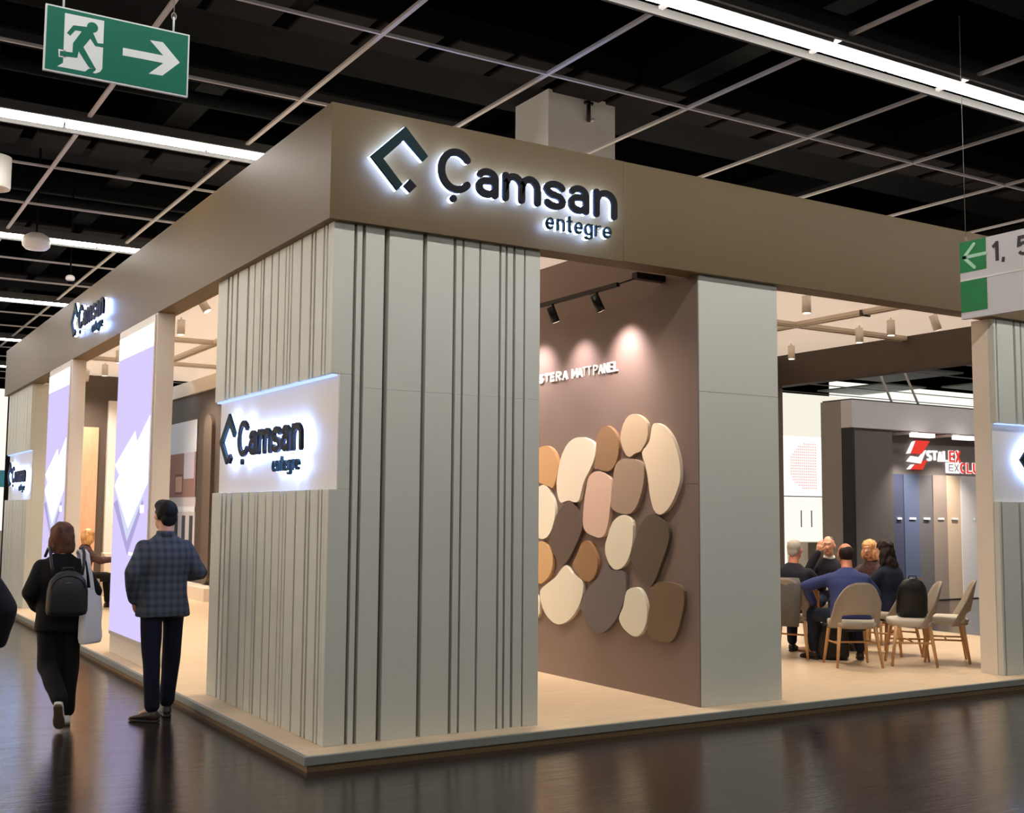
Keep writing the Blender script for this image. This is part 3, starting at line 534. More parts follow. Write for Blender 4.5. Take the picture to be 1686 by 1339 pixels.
prism(bm, [(u-13.64, v-1.8) for u,v in ov], lambda u,v,d: Vector((d,u,v)), -.07, 0); o = link('oval_panel', mesh_of(bm), MT['brown']); o.location = (3.46,13.64,1.8); tag(o, 'tall brown round-ended panel on the inner wall right beside the slatted tower', 'wall panel')
for x, y0, y1 in ((2.2,.5,14.9),(7.95,.42,6.0)):
    b_ = tag(empty('ceiling_profile', (x,y0,4.0)), 'long pale aluminium beam under the white stand ceiling, %s' % ('left half' if x < 5 else 'above the meeting table'), 'ceiling beam')
    box('beam_body', -.06, .06, 0, y1-y0, .06, .11, MT['alu'], b_, .004)
    for s in (-.05,.02): box('beam_lip', s, s+.03, 0, y1-y0, .045, .06, MT['alu'], b_)
    box('joint_plate', -.08, .08, 2.0, 2.03, .03, .1, MT['housing'], b_)
for i, (x0, x1, y, lb) in enumerate(((3.6,10.0,3.57,'pale aluminium beam crossing the stand ceiling near the dark header'),(.4,3.4,9.4,'pale aluminium cross beam under the left stand ceiling'),(.4,3.4,12.2,'far pale aluminium cross beam under the left stand ceiling'))):
    b_ = tag(empty('ceiling_profile', (x0,y,4.0)), lb, 'ceiling beam'); box('beam_body', 0, x1-x0, -.06, .06, .061, .109, MT['alu'], b_, .004); box('beam_lip', 0, x1-x0, -.05, -.02, .046, .06, MT['alu'], b_); box('beam_lip', 0, x1-x0, .02, .05, .046, .06, MT['alu'], b_)
warm = (1,.86,.71)
dn = (0,0,-1)
for lb, x, y, aim, en in (
 ('white spot lamp just right of the plain facade column',6.58,2.05,dn,150), ('white spot lamp with its beam on the dark header',8.76,3.25,dn,170), ('white spot lamp in the middle of the row above the table',8.62,2.62,dn,150), ('tilted white spot lamp nearest the right-hand tower',8.73,2.05,(.35,-.1,-1),150),
 ('tilted white spot lamp between the slatted tower and the nearer screen column',.95,5.81,(.5,-.35,-1),190), ('white spot lamp hanging left of the nearer screen column',1.40,12.9,dn,150), ('white spot lamp half hidden by the nearer screen column',1.75,13.26,dn,150),
 ('white spot lamp behind the slatted tower',1.3,3.2,dn,190), ('white spot lamp inside the first right opening',2.6,1.0,dn,150), ('white spot lamp deep behind the pebble wall opening',2.4,3.2,dn,170),  # lamps from here on are added, mostly hidden, to brighten the interior
 ('white spot lamp inside behind the nearer screen',1.2,7.6,dn,190), ('white spot lamp between the two screen columns inside',1.2,9.0,dn,190), ('white spot lamp behind the farther screen',1.2,11.0,dn,190), ('white spot lamp over the inner aisle',2.7,7.2,dn,150), ('white spot lamp near the poster wall',2.6,13.4,(.4,.2,-1),190), ('white spot lamp near the veneer panel',1.3,13.9,(0,.45,-1),190),  # added lamps, mostly hidden, to brighten the interior
 ('white spot lamp behind the plain facade column',5.0,1.5,dn,150), ('white spot lamp above the far side of the table',7.2,4.4,dn,150), ('white spot lamp near the back wall',5.4,4.2,dn,150), ('white spot lamp in the right rear corner',9.2,4.9,dn,150)):  # added lamps, mostly hidden, to brighten the interior
    spot_lamp(lb, (x,y,4.105), aim, en, ang=118, col=warm, blend=.8, r=.05, h=.19, drop=.12)

# ------------------------------------------------------------------ signs hanging in the aisle
es = empty('exit_sign', (-1.4,-.45,4.05), 0, 'green running-man exit sign with a right arrow hanging from the ceiling', 'exit sign')
x3 = lambda u, v, d: Vector((u+1.4, d, v-4.05))
def ex(name, pts, m, d0, d1):
    bm = bmesh.new(); prism(bm, pts, x3, d0, d1); return link(name, mesh_of(bm), m, es)
ex('frame', [(-1.797,4.43),(-1.002,4.43),(-1.002,4.053),(-1.797,4.053)], MT['exitw'], -.006, .012)
ex('sign_face', [(-1.788,4.421),(-1.011,4.421),(-1.011,4.062),(-1.788,4.062)], MT['exitg'], -.009, -.006)
ex('door_symbol', [(-1.6966,4.396),(-1.4864,4.3996),(-1.4867,4.1196),(-1.4975,4.1004),(-1.5232,4.0854),(-1.5365,4.0893),(-1.5238,4.1005),(-1.5191,4.1144),(-1.5581,4.1062),(-1.5781,4.0851),(-1.7246,4.0841),(-1.6951,4.1104),(-1.6955,4.1448)], MT['exitw'], -.011, -.009)
ex('door_symbol', [(-1.7226,4.1834),(-1.6828,4.1838),(-1.6811,4.1424),(-1.7192,4.1396)], MT['exitw'], -.011, -.009)
ex('running_figure', [(-1.5753,4.343),(-1.6504,4.3351),(-1.6818,4.2847),(-1.6633,4.2721),(-1.639,4.3097),(-1.6043,4.3109),(-1.6478,4.2336),(-1.6486,4.1785),(-1.713,4.1743),(-1.7145,4.1473),(-1.6224,4.1541),(-1.6162,4.193),(-1.5612,4.1179),(-1.5531,4.1112),(-1.5233,4.1136),(-1.5924,4.2224),(-1.5571,4.2794),(-1.5294,4.2432),(-1.4873,4.2441),(-1.4839,4.2659),(-1.517,4.2619),(-1.5427,4.3127),(-1.5538,4.3282)], MT['exitg'], -.013, -.011)
ex('running_figure', [(-1.5482+.03*math.cos(2*math.pi*k/20),4.3465+.03*math.sin(2*math.pi*k/20)) for k in range(20)], MT['exitg'], -.0131, -.011)
ex('arrow', [(-1.3787,4.2672),(-1.1512,4.2707),(-1.2288,4.3452),(-1.1568,4.3499),(-1.056,4.2493),(-1.1526,4.1512),(-1.23,4.1471),(-1.1497,4.2262),(-1.3786,4.2226)], MT['exitw'], -.011, -.009)
for x in (-1.7032,-1.0952):
    tube_obj('suspension_wire', [x3(x,4.43,.003), x3(x,4.52,.003)], .006, MT['exitw'], es); tube_obj('suspension_wire', [x3(x,4.52,.003), x3(x,4.98,.003)], .0025, MT['wire'], es)
    bm = bmesh.new(); tube(bm, [x3(x+.013*math.cos(a),4.525+.022*math.sin(a),.003) for a in [2*math.pi*k/12 for k in range(13)]], .003, 6); link('carabiner', mesh_of(bm), MT['wire'], es)
ds = empty('direction_sign', (3.6,-2.2,2.93), 0, 'white hall direction sign with green arrow square and black numerals at the right edge', 'direction sign')
d3 = lambda u, v, d: Vector((-d, -u, v-2.93))       # u grows to the right of the picture (towards -y), from y = -2.2
def dp(name, pts, m, d0, d1):
    bm = bmesh.new(); prism(bm, pts, d3, d0, d1); return link(name, mesh_of(bm), m, ds)
dp('sign_board', [(.008,2.93),(2.2,2.93),(2.2,3.438),(.008,3.438)], MT['dirw'], -.03, 0)
dp('green_square', [(.01,3.235),(.205,3.235),(.205,3.437),(.01,3.437)], MT['dirg'], 0, .003); dp('green_square', [(.01,2.973),(.205,2.973),(.205,3.176),(.01,3.176)], MT['dirg'], 0, .003)
dp('divider_line', [(.01,3.178),(2.2,3.178),(2.2,3.188),(.01,3.188)], MT['signwhite'], 0, .004)
for q in ([(.205,3.334),(.04,3.334)], [(.12,3.41),(.042,3.334),(.12,3.258)]):
    bm = bmesh.new(); stroke(bm, q, .022, d3, .003, .006, True); link('arrow', mesh_of(bm), MT['dira'], ds)
text_row(ds, '1', [(.246,.296)], 3.27, 3.396, .02, d3, 0, .004, MT['dirk'], name='numeral'); text_row(ds, ',', [(.318,.346)], 3.245, 3.295, .018, d3, 0, .004, MT['dirk'], name='comma'); text_row(ds, '5', [(.43,.52)], 3.27, 3.398, .02, d3, 0, .004, MT['dirk'], name='numeral')
for u in (.045, 2.1): tube_obj('suspension_wire', [d3(u,3.436,-.015), d3(u,4.98,-.015)], .002, MT['wire'], ds); tube_obj('wire_clip', [d3(u,3.436,-.015), d3(u,3.475,-.015)], .006, MT['wire'], ds)

# ------------------------------------------------------------------ neighbouring stand across the right aisle
NB = struct(empty('wall_neighbour_stand'))
box('header', 13.5, 19.5, 7.69, 7.95, 3.26, 3.768, mat('pale_grey_header', (244,236,236), .6), NB); box('side_wall', 13.5, 13.6, 7.951, 8.45, 0, 3.768, mat('grey_side_wall', (166,160,150), .6), NB); box('corner_post', 13.5, 13.56, 7.69, 7.95, 0, 3.26, MT['dark'], NB)
dkw = mat('dark_grey_wall', (124,115,109), .6)
box('dark_block', 13.6, 14.7, 7.8, 8.4, 0, 3.26, dkw, NB); box('back_wall', 14.7, 19.5, 8.2, 8.4, 0, 3.768, dkw, NB); box('roof_edge', 13.5, 19.5, 7.69, 8.4, 3.768, 3.79, MT['dark'], NB)
for i, (x0, x1, rgb, lb) in enumerate(((15.11,15.42,(82,85,108),'dark navy'),(15.42,15.86,(100,110,136),'slate blue'),(15.86,16.27,(116,112,112),'mid grey'),(16.27,16.69,(166,148,134),'taupe'),(16.69,17.12,(226,198,168),'beige'),(17.12,18.4,(246,240,236),'white'))):
    s = empty('sample_panel', (x0,8.2,0), 0, lb+' full-height sample panel on the neighbouring stand', 'sample panel', 'row of colour sample panels on the neighbouring stand')
    box('panel_board', .004, x1-x0-.004, -.03-.012*(i%2), -.001, .02, 2.46, mat('sample_'+lb, rgb, .4), s, .003); box('panel_tag', (x1-x0)*.3, (x1-x0)*.72, -.06, -.03-.012*(i%2), 1.58, 1.62, MT['signwhite'], s)
nl = empty('neighbour_logo', (15.54,8.2,2.5), 0, 'red and white logo with lettering on the dark wall of the neighbouring stand', 'illuminated sign')
n3 = lambda u, v, d: Vector((u-15.54, -d, v-2.5))
red = glow('logo_red', (236,66,54), 1.0); wht = glow('logo_white', (255,246,244), 1.15)
def npoly(pts, m): bm = bmesh.new(); prism(bm, pts, n3, .01, .05); link('logo_shape', mesh_of(bm), m, nl)
npoly([(15.66,2.87),(15.96,2.87),(16.21,3.13),(15.82,3.13)], red); npoly([(15.54,2.86),(15.63,2.87),(15.78,3.12),(15.71,3.1)], wht)
npoly([(15.54,2.71),(15.93,2.68),(16.1,2.95),(15.98,2.87),(15.9,2.8),(15.66,2.82)], wht); npoly([(15.66,2.56),(15.98,2.56),(16.12,2.75),(15.98,2.72),(15.95,2.66),(15.78,2.66)], red); npoly([(15.54,2.555),(15.62,2.56),(15.74,2.66),(15.66,2.65)], wht)
def plate(s, bx_, y0, y1, sw): text_row(nl, s, bx_, y0-.008, y1+.008, sw, n3, .01, .03, wht, name='letter_glow')
text_row(nl, 'STAL', spread('STAL', 16.13, 16.76, .2), 2.735, 2.95, .04, n3, .01, .05, wht); B_ = spread('EX', 16.80, 17.14, .25); plate('EX', B_, 2.74, 2.96, .075); text_row(nl, 'EX', B_, 2.74, 2.96, .034, n3, .03, .05, red)
npoly([(16.705,2.51),(17.09,2.51),(17.09,2.722),(16.705,2.722)], wht)
text_row(nl, 'EX', spread('EX', 16.76, 17.06, .3), 2.55, 2.69, .016, n3, .05, .055, mat('logo_grey',(150,150,155),.5)); B_ = spread('CLUSIVE', 17.13, 18.4, .22, {'I':.4}); plate('CLUSIVE', B_, 2.52, 2.73, .07); text_row(nl, 'CLUSIVE', B_, 2.52, 2.73, .034, n3, .03, .05, red)
for i, x in enumerate((14.88,16.1)):
    l = empty('wall_spotlight', (x,8.2,3.15), 0, ('left' if i == 0 else 'right')+' white bar spotlight above the red and white logo', 'spot lamp'); box('lamp_head', .05, .62, -.75, -.6, -.02, .06, glow('bar_lamp%d'%i,(255,250,240),1.4), l, .01); box('lamp_arm', .1, .3, -.6, -.0, .05, .09, MT['lamp_white'], l); tube_obj('cable', [(0,-.02,.07),(-.2,-.05,.05),(-.4,-.01,.09)], .012, MT['black'], l)
    ld = bpy.data.lights.new('bar_beam','SPOT'); ld.energy = 250; ld.spot_size = R(104); ld.spot_blend = 1; ld.color = (1,.93,.88); lo = bpy.data.objects.new('bar_beam', ld); COL.objects.link(lo); lo.parent = l; lo.location = (.35,-.68,-.06); lo.rotation_euler = Vector((0,.12,-1)).to_track_quat('-Z','Y').to_euler()
lb_ = empty('glow_display_wall', (14.3,10.5,0), 0, 'glaring white self-glowing wall with faint pink dots left of the neighbouring stand', 'display wall')
box('glow_face', 0, 2.2, 0, .2, 2.05, 3.3, glow('wall_glow_white',(255,252,248),1.3), lb_); box('glow_face', 0, 2.2, 0, .2, 3.3, 4.2, glow('wall_glow_ivory',(248,243,226),1.0), lb_); box('glow_face', 0, 2.2, 0, .2, 0, 2.03, glow('wall_glow_warm',(254,248,236),1.1), lb_); box('joint_line', 0, 2.2, .01, .19, 2.03, 2.05, MT['dark'], lb_)  # overexposed white wall: its brightness is painted as emission
for x_ in (.72,1.02): box('slim_handle', x_, x_+.012, -.02, 0, 1.4, 1.75, MT['dark'], lb_)
box('counter', .3, 1.15, -.6, -.02, .1, 1.1, MT['cream'], lb_)
pinkg = glow('pink_dots',(250,178,166),1.0); bm = bmesh.new()
for i in range(14):
    for j in range(18):
        x, z = .45+i*.055, 2.2+j*.058
        if (x-1.1)**2/.5+(z-2.65)**2/.28 < 1: bbox(bm, x, x+.03, -.004, 0, z, z+.03)
o = link('pink_dot_print', mesh_of(bm), pinkg, lb_); o['kind'] = 'stuff'
tag(box('far_glow_wall', 22, 32, 16, 16.2, 3.2, 5.45, glow('far_white_glow',(255,253,240),1.15)), 'huge glaring self-glowing white wall far behind the neighbouring stand', 'white wall')  # distant white wall; the light falling on it is given as emission
tr2 = empty('ladder_frame', (13.9,7.75,3.79), 0, 'thin white slanted struts above the neighbouring stand header', 'frame')
for a, b in (((.1,0,1.1),(.75,0,.0)),((.75,0,1.2),(1.5,0,0)),((.4,0,1.25),(3.2,0,1.0))): tube_obj('strut', [a,b], .022, MT['lamp_white'], tr2)
HB = struct(empty('trim_2'))
gp = mat('pale_grey_ceiling_baffle', (196,202,202), .6)
for i in range(6):
    for j in range(3):
        if (i+j) % 2 == 0: box('ceiling_baffle', 13.4+1.9*i, 15.1+1.9*i, 8.2+2.6*j, 10.5+2.6*j, 5.06, 5.1, gp, HB)
fb = empty('far_booth', (-3.6,19,0), 0, 'glaring white booth at the far left end of the aisle', 'booth')
box('glow_wall', 0, 4.35, 0, .2, 0, 4.15, glow('far_booth_glow',(255,248,232),1.15), fb); box('blue_band', 3.0, 4.35, -.02, 0, 2.1, 2.45, mat('teal_band',(70,160,180),.5), fb); box('grey_base', 0, 4.35, -.02, 0, .0, 1.2, mat('pale_grey_base',(206,196,190),.6), fb)  # white booth wall glows by emission in place of lamps lighting it
# ------------------------------------------------------------------ chairs and table
def chair_meshes():
    D = {}
    bm = bmesh.new()
    rings = []
    for z, s in ((.40,.90),(.415,.98),(.455,1.0),(.478,.97),(.485,.85)): rings.append(((0,.01,z),(.235*s,0,0),(0,.225*s,0),3.2))
    loft(bm, rings, 28); D['seat'] = mesh_of(bm, 'seat', True)
    bm = bmesh.new(); nu, nv = 25, 17; G = {}
    def pt(u, v, off):                                     # u -1..1, v 0..1
        x = .272*u*(1-.10*v); z = .39+((.865-.21*abs(u)**3.0)-.39)*v; y = -.205-.10*v+.16*abs(u)**2.2*(1-.35*v)
        n_ = Vector((-.55*u*abs(u), -1, .2)).normalized()
        return Vector((x,y,z))+n_*off
    def inside(i, j):
        u = -1+2*(i+.5)/(nu-1); v = (j+.5)/(nv-1)
        return not (.12 < v < .32 and abs(u) < .66)
    for off in (0, .028):
        for i in range(nu):
            for j in range(nv): G[i,j,off] = bm.verts.new(pt(-1+2*i/(nu-1), j/(nv-1), off))
    cells = {(i,j) for i in range(nu-1) for j in range(nv-1) if inside(i,j)}
    for i, j in cells:
        bm.faces.new([G[a,b,0] for a,b in ((i,j),(i+1,j),(i+1,j+1),(i,j+1))]); bm.faces.new([G[a,b,.028] for a,b in ((i,j),(i,j+1),(i+1,j+1),(i+1,j))])
        for (di,dj),(a,b) in (((-1,0),((i,j),(i,j+1))),((1,0),((i+1,j+1),(i+1,j))),((0,-1),((i+1,j),(i,j))),((0,1),((i,j+1),(i+1,j+1)))):
            if (i+di,j+dj) not in cells: bm.faces.new((G[(*a,0)],G[(*b,0)],G[(*b,.028)],G[(*a,.028)]))
    bmesh.ops.delete(bm, geom=[v for v in bm.verts if not v.link_faces], context='VERTS')
    D['backrest'] = mesh_of(bm, 'backrest', True)
    for k, (sx, sy) in enumerate(((-1,1),(1,1),(-1,-1),(1,-1))):
        bm = bmesh.new(); tube(bm, [(sx*.185,sy*.165,.41),(sx*.235,sy*.225,0)], [.022,.013], 10); D['leg%d'%k] = mesh_of(bm, 'leg', True)
    for k, s in enumerate((-1,1)):
        bm = bmesh.new(); tube(bm, [(s*.205,.19,.24),(s*.205,-.19,.24)], .010, 8); D['st%d'%k] = mesh_of(bm, 'stretcher', True)
    bm = bmesh.new(); tube(bm, [(-.205,-.0,.24),(.205,-.0,.24)], .010, 8); D['st2'] = mesh_of(bm, 'stretcher', True)
    D['seat'].materials.append(MT['uph2']); D['backrest'].materials.append(MT['uph'])
    for k in D:
        if k[:2] in ('le','st'): D[k].materials.append(MT['oak'])
    return D
CH = chair_meshes()
def chair(x, y, a, label, z=ZP, group='upholstered oak-leg chairs of the stand'):
    e = empty('upholstered_chair', (x,y,z), R(a), label, 'chair', group)
    for k, me in CH.items(): link({'s':'seat','b':'backrest','l':'leg'}.get(k[0]) if k[:2] != 'st' else 'stretcher', me, None, e)
    return e
chair(6.60, 1.50, -29, 'greige chair seen square from behind, under the man in the blue suit')
chair(7.23, 1.28, 49, 'empty greige chair seen from the side with a black bag on its seat')
chair(7.80, 1.29, 42, 'empty greige chair nearest the right-hand tower')
chair(7.78, 1.98, 12, 'greige chair under the woman with long dark hair')
chair(6.60, 2.35, -63, 'greige chair under the grey-haired man, mostly hidden by the plain column')
chair(8.50, 2.86, 97, 'greige chair under the blonde woman')
chair(8.22, 3.32, 125, 'greige chair under the man facing the camera')
chair(.98, 11.9, -80, 'chair under the seated woman far inside the left side of the stand')
def round_table(x, y, r, label, z=ZP):
    t = empty('round_table', (x,y,z), 0, label, 'table'); n = 36
    bm = bmesh.new(); loft(bm, [((0,0,h),(r*s,0,0),(0,r*s,0),2) for h,s in ((.715,.94),(.725,1),(.745,1),(.75,.99))], n); link('table_top', mesh_of(bm), MT['white'], t)
    tube_obj('pedestal', [(0,0,.03),(0,0,.715)], .035, MT['oak'], t, 14)
    bm = bmesh.new(); loft(bm, [((0,0,h),(.24*s,0,0),(0,.24*s,0),2) for h,s in ((0,1),(.02,1),(.035,.5))], n); link('base', mesh_of(bm), MT['oak'], t)
    return t
round_table(7.25, 2.62, .48, 'round meeting table in the middle of the seated group')
round_table(1.75, 11.9, .38, 'small round table beside the seated woman on the left side of the stand')

# ------------------------------------------------------------------ people
def hand(bm, wrist, d, nrm, thumb, s=1, curl=.35):
    wrist, d = Vector(wrist), Vector(d).normalized(); nrm = Vector(nrm); nrm = (nrm-d*nrm.dot(d)).normalized(); side = Vector(thumb); side = (side-d*side.dot(d)-nrm*side.dot(nrm)).normalized()
    loft(bm, [(wrist-d*.02*s, side*.024*s, nrm*.018*s, 2), (wrist+d*.02*s, side*.032*s, nrm*.016*s, 2.4), (wrist+d*.06*s, side*.040*s, nrm*.014*s, 2.6), (wrist+d*.088*s, side*.038*s, nrm*.011*s, 2.6)], 14)
    for k, (o_, L_) in enumerate(((.029,.072),(.010,.082),(-.010,.077),(-.029,.060))):
        p = wrist+d*.082*s+side*o_*s; q = (d+nrm*curl).normalized(); q2 = (d*(1-curl)+nrm*curl*2.2).normalized()
        a = p+q*L_*.5*s; b = a+q2*L_*.5*s; rc(bm, p, .0088*s, a, .0082*s, 8, 3); rc(bm, a, .0082*s, b, .0066*s, 8, 3)
    p = wrist+d*.03*s+side*.03*s; a = p+(side*.8+d*.8+nrm*.3).normalized()*.04*s; b = a+(d+side*.25+nrm*.5).normalized()*.032*s
    rc(bm, p, .012*s, a, .010*s, 8, 3); rc(bm, a, .010*s, b, .0078*s, 8, 3)
def person(label, loc, a, H, pelvis, lean, arms, legs, top, bottom, hair, skin='skin', look=(0,0), hem=-.16, shoe='shoe_b', face=False, trouser=(.092,.072,.058), sleeves=(.074,.060,.047), wid=1.0, collar=None, shoulders=None, twist=0, cat='person'):
    s = H/1.78; root = empty('person', loc, R(a), label, 'person')
    Pv = Vector(pelvis); lr = R(lean); t = Vector((0,math.sin(lr),math.cos(lr))); f = Vector((0,math.cos(lr),-math.sin(lr))); X = Vector((1,0,0))
    X = Quaternion(t, R(twist)) @ X; f2 = Quaternion(t, R(twist)) @ f
    def T(u, v, h): return Pv+(X*u+f2*v+t*h)*s
    def rng(h, w_, d_, e_=2.4, v=0): return (T(0,v,h), X*w_*s, f2*d_*s, e_)
    nb = T(0,-.015,.515); hq = Quaternion((0,0,1), R(look[0])) @ Quaternion((1,0,0), R(look[1]))
    hm = hq.to_matrix(); hc = nb + Vector((0,.045*math.cos(lr*.5)+.10*math.sin(lr),.132))*s
    def Hh(x, y, z): return hc + hm @ (Vector((x,y,z))*s)
    sh = {1:T(.155*wid,0,.402), -1:T(-.155*wid,0,.402)}; hp = {k:T(.088*k,0,-.03) for k in (1,-1)}
    bm = bmesh.new()
    loft(bm, [rng(-.08,.13,.09),rng(0,.15,.10),rng(.16,.125,.085),rng(.34,.15,.10),rng(.43,.12,.07),rng(.48,.06,.055)], 20)
    rc(bm, T(0,-.01,.47), .062*s, Hh(0,-.02,-.05), .054*s)
    ell(bm, Hh(0,-.008,.03), (.076*s,.096*s,.095*s), hm); ell(bm, Hh(0,.022,-.045), (.060*s,.070*s,.070*s), hm); ell(bm, Hh(0,.06,-.085), (.03*s,.028*s,.024*s), hm)
    rc(bm, Hh(0,.088,.015), .009*s, Hh(0,.108,-.022), .013*s); ell(bm, Hh(.022,.078,-.005), (.03*s,.018*s,.02*s), hm); ell(bm, Hh(-.022,.078,-.005), (.03*s,.018*s,.02*s), hm); ell(bm, Hh(0,.082,.035), (.05*s,.016*s,.014*s), hm)
    for k in (1,-1): ell(bm, Hh(.079*k,-.004,-.002), (.012*s,.022*s,.032*s), hm)
    el, wr = {}, {}
    for k in (1,-1):
        el[k], wr[k] = Vector(arms[k][0])*1, Vector(arms[k][1])*1
        rc(bm, sh[k], .046*s, el[k], .038*s); rc(bm, el[k], .038*s, wr[k], .025*s)
        kn, an, toe = (Vector(q) for q in legs[k])
        rc(bm, hp[k], .08*s, kn, .055*s); rc(bm, kn, .052*s, an, .036*s); rc(bm, an, .036*s, an+(toe-an)*.7, .028*s)
    bme = remesh(bm, .0105, 3)
    bm = bmesh.new(); bm.from_mesh(bme); bpy.data.meshes.remove(bme)
    for k in (1,-1):
        hd = arms[k][2] if len(arms[k]) > 2 else (wr[k]-el[k]); hn = arms[k][3] if len(arms[k]) > 3 else Vector((-k,0,0)); ht = arms[k][4] if len(arms[k]) > 4 else Vector((0,1,0))
        hand(bm, wr[k], hd, hn, ht, s)
    link('body', mesh_of(bm, 'body', True), MT[skin], root)
    # clothing
    bm = bmesh.new(); g = wid
    loft(bm, [rng(hem,.195*g,.140,2.6,.0),rng(hem*.5,.192*g,.138,2.5),rng(.02,.182*g,.132,2.4),rng(.16,.170*g,.122,2.3),rng(.30,.192*g,.136,2.4),rng(.385,.190*g,.126,2.4),rng(.435,.160*g,.105,2.2),rng(.475,.112,.084,2.1),rng(.512,.072,.070,2)], 28)
    for k in (1,-1):
        rc(bm, T(.155*k*g,0,.392), sleeves[0]*.96*s, el[k], sleeves[1]*s); rc(bm, el[k], sleeves[1]*s, wr[k]-(wr[k]-el[k])*.06, sleeves[2]*s)
    tp_ = link('jacket', remesh(bm, .0125, 7, .013*s, 8, len(label)), MT[top], root)
    if collar:
        bm = bmesh.new(); loft(bm, [rng(.485,.080,.078,2,-.005), rng(.532,.066,.066,2,.004), rng(.534,.058,.058,2,.004), rng(.49,.068,.066,2,-.005)], 20); link('collar', mesh_of(bm, 'collar', True), MT[collar], tp_)
    bm = bmesh.new()
    loft(bm, [rng(-.15,.15,.11),rng(-.05,.180,.126),rng(.06,.172,.120),rng(.14,.15,.105)], 24)
    for k in (1,-1):
        kn, an, toe = (Vector(q) for q in legs[k]); tr_ = trouser
        rc(bm, hp[k], tr_[0]*s, kn, tr_[1]*s); rc(bm, kn, tr_[1]*s, an+Vector((0,0,.035))*s, tr_[2]*s)
    link('trousers', remesh(bm, .0125, 3, .008*s, 10, len(label)+3), MT[bottom], root)
    for k in (1,-1):
        kn, an, toe = (Vector(q) for q in legs[k]); d = (toe-an); 
        L = d.length; dn_ = d.normalized(); u = dn_.cross(Vector((0,0,1))).normalized(); n = u.cross(dn_).normalized()
        base = an - dn_*.055*s
        bm = bmesh.new(); Lf = .275*s
        # sole lies under the ankle-toe line; d points from the ankle down to the ball of the foot
        heel = an+Vector((0,0,0)); fl_ = Vector((d.x,d.y,0)); drop = math.atan2(-(d.z), fl_.length) if fl_.length > 1e-4 else 1
        pitch_ = drop - math.atan2(.06, .16); fx_ = fl_.normalized() if fl_.length > 1e-4 else Vector((0,1,0))
        qr = Quaternion(fx_.cross(Vector((0,0,-1))).normalized(), pitch_) if abs(pitch_) > .12 else Quaternion()
        fx2 = qr @ fx_; up_ = qr @ Vector((0,0,1)); rt_ = fx2.cross(up_)
        o0 = an - up_*.093*s - fx2*.06*s
        def S(x, w_, h0, h1): return (o0+fx2*x*s+up_*(h0+h1)/2*s, rt_*w_*s, up_*(h1-h0)/2*s, 2.6)
        loft(bm, [S(0,.022,.02,.05),S(.015,.034,.012,.085),S(.06,.038,.012,.098),S(.11,.038,.012,.085),S(.16,.044,.012,.062),S(.215,.044,.012,.05),S(.255,.032,.014,.038),S(.268,.015,.018,.03)], 16)
        sho = link('shoe', mesh_of(bm, 'shoe', True), MT[shoe], root)
        bm = bmesh.new(); loft(bm, [S(-.003,.024,0,.022),S(.02,.036,0,.022),S(.11,.036,.0,.02),S(.17,.047,0,.02),S(.225,.046,0,.02),S(.262,.032,.002,.02),S(.274,.014,.006,.018)], 16)
        link('sole', mesh_of(bm, 'sole', True), MT['sole'] if shoe == 'shoe_w' else MT['dark'], sho)
    # hair
    bm = bmesh.new(); E_ = lambda c_, r_: ell(bm, Hh(*c_), tuple(q*s for q in r_), hm); mh = hair[0]; am = .006
    if hair[1] == 'short': E_((0,-.026,.042),(.088,.090,.092)); E_((0,.004,.085),(.080,.090,.052)); E_((.0,-.06,-.015),(.072,.045,.07)); E_((.066,-.02,.03),(.02,.05,.055)); E_((-.066,-.02,.03),(.02,.05,.055)); am = .005
    elif hair[1] == 'crop': E_((0,-.032,.040),(.080,.080,.080)); E_((0,-.014,.085),(.068,.070,.038)); E_((0,-.07,-.02),(.06,.035,.05)); am = .003
    elif hair[1] == 'rim': E_((0,-.034,.018),(.083,.082,.086)); am = .003
    elif hair[1] == 'bob': E_((0,-.015,.05),(.098,.104,.085)); E_((0,-.045,-.01),(.104,.085,.105)); E_((.07,-.01,-.055),(.042,.07,.085)); E_((-.07,-.01,-.055),(.042,.07,.085)); E_((0,-.06,-.085),(.088,.055,.07)); am = .010
    elif hair[1] == 'long':
        E_((0,-.02,.05),(.094,.100,.082)); E_((0,-.05,-.03),(.105,.08,.11)); E_((0,-.085,-.15),(.115,.055,.11)); E_((.08,-.03,-.09),(.04,.06,.12)); E_((-.08,-.03,-.09),(.04,.06,.12)); am = .020
    link('hair', remesh(bm, .007, 7, am*s, 26, 5), MT[mh], root)
    if face:
        for k in (1,-1):
            bm = bmesh.new(); ell(bm, Hh(.030*k,.076,.014), (.013*s,.011*s,.010*s), hm, 12); ey = link('eye', mesh_of(bm, 'eye', True), MT['eye'], root)
            bm = bmesh.new(); ell(bm, Hh(.030*k,.085,.014), (.006*s,.004*s,.006*s), hm, 10); link('iris', mesh_of(bm, 'iris', True), MT['iris'], ey)
            bm = bmesh.new(); rc(bm, Hh(.014*k,.096,.037), .004*s, Hh(.046*k,.082,.040), .003*s, 6, 2); link('eyebrow', mesh_of(bm), MT[mh], root)
        bm = bmesh.new(); ell(bm, Hh(0,.087,-.058), (.024*s,.010*s,.009*s), hm, 12); link('lips', mesh_of(bm, 'lips', True), MT['lip'], root)
    return root
V = Vector
